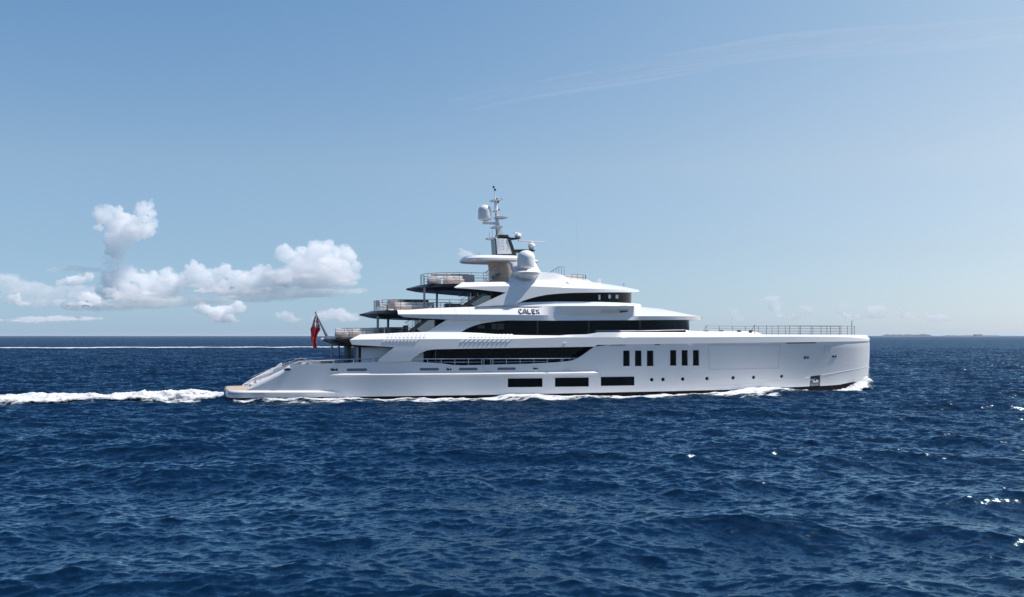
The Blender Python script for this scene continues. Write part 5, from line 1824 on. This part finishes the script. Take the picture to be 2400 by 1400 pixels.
cloud('tiny white puff on the pale bank at the very edge of the sky', [(38, 698, 16, 10), (50, 712, 18, 7)], 'mid', 33, CD=9500.0)
cloud('long thin grey layer below the low white cumulus', [(350, 712, 130, 12), (460, 706, 80, 10), (250, 722, 80, 9)], 'thin', 19, puff=.6, rough=.7)
cloud('thin grey base trailing under the large cumulus heap', [(700, 688, 130, 12), (600, 700, 80, 10), (800, 684, 60, 8)], 'thin', 34, puff=.6, rough=.7)
cloud('faint flat streak of cloud just above the sea', [(150, 748, 90, 5), (60, 752, 60, 4)], 'pale', 35, puff=.6, rough=.6, CD=12000.0)
cloud('pale cloud just behind the flag staff', [(780, 738, 40, 15), (815, 746, 30, 11), (760, 748, 30, 9)], 'pale', 20, CD=12000.0)
cloud('small pale puff between the detached cumulus and the flag', [(668, 740, 24, 13), (685, 750, 22, 8)], 'pale', 36, CD=12000.0)
cloud('faint puff behind the aft tip of the radar wing', [(1088, 597, 22, 13), (1112, 605, 22, 9)], 'pale', 21, puff=.6)
cloud('small pale puff above the middle of the foredeck rail', [(1815, 726, 12, 14), (1822, 742, 16, 7)], 'pale', 22, CD=12500.0)
cloud('flat wisp high above the foredeck rail', [(1812, 700, 20, 5), (1790, 703, 14, 3)], 'pale', 37, puff=.5, rough=.6, CD=12500.0)
cloud('pale puff at the aft end of the foredeck rail', [(1722, 738, 13, 10), (1732, 748, 16, 6)], 'pale', 38, CD=12500.0)
cloud('low puff just aft of the pale round puff by the jackstaff', [(1860, 743, 16, 7), (1890, 727, 15, 9)], 'pale', 39, CD=12500.0)
cloud('leaning pale puff beside the top of the jackstaff', [(1972, 724, 11, 9), (1986, 740, 16, 9), (1995, 748, 16, 5)], 'pale', 23, CD=12500.0)
cloud('widest pale puff directly over the bow tip', [(2045, 730, 28, 12), (2022, 744, 24, 7), (2050, 745, 26, 6)], 'pale', 40, CD=12500.0)
cloud('faint puff ahead of the bow, next to the widest one', [(2115, 728, 12, 6), (2135, 742, 22, 8)], 'pale', 24, CD=12500.0)
cloud('faintest flat puff above the wooded part of the island', [(2190, 745, 20, 6), (2210, 748, 14, 4)], 'pale', 41, CD=12500.0)
# high thin streak of cirrus
def cirrus():
    pts = [(1050, 250), (1250, 205), (1500, 165), (1800, 118), (2100, 92), (2450, 66)]
    L = smooth(pts, 24)
    D2 = 20000.0; S2 = D2 / F
    r_ = np.random.default_rng(5)
    mb = MB()
    for st in range(26):
        o0 = r_.normal(0, 5.0); ln = r_.uniform(0.25, 0.7); u0 = r_.uniform(-0.05, 0.85); rad = r_.uniform(4.0, 10.0); sl = r_.normal(0, 3)
        rows = []
        for k, (px, py) in enumerate(L):
            u = k / (len(L) - 1)
            t = (u - u0) / ln
            if t < 0 or t > 1: continue
            r = rad * math.sin(math.pi * t)**0.8 * (0.35 + 0.65 * min(1, u * 1.6)) + 0.05
            c = Vector(((px - 1200) * S2, D2 + 400 * o0 / 6, H + (787 - py - (o0 + sl * (t - .5)) * (0.3 + .9 * u)) * S2))
            rows.append([(c.x, c.y + 25 * S2 * math.cos(a_), c.z + r * S2 * math.sin(a_)) for a_ in np.linspace(0, 2 * math.pi, 9)])
        if len(rows) > 3: mb.grid(rows)
    o = mb.build('cloud', cloud_mat('cirrus_streak', 0.0004, 0.002), None, weld=False)
    tag(o, 'long faint streak of high cirrus across the upper right sky', 'cloud')
cirrus()

# ================================================================== haze low over the sea
mb = MB(); mb.box((0, 0, 12.5), (124000, 124000, 31.0))
hz = mb.build('haze', 'white', None, smooth=False)
hm = bpy.data.materials.new('sea_haze'); hm.use_nodes = True
hn = hm.node_tree.nodes; hn.clear()
ho = hn.new('ShaderNodeOutputMaterial'); hv = hn.new('ShaderNodeVolumePrincipled')
hv.inputs['Color'].default_value = (0.80, 0.88, 0.96, 1); hv.inputs['Density'].default_value = 4.5e-5; hv.inputs['Anisotropy'].default_value = 0.2
hm.node_tree.links.new(hv.outputs[0], ho.inputs['Volume'])
hz.data.materials.clear(); hz.data.materials.append(hm)
hz['kind'] = 'stuff'
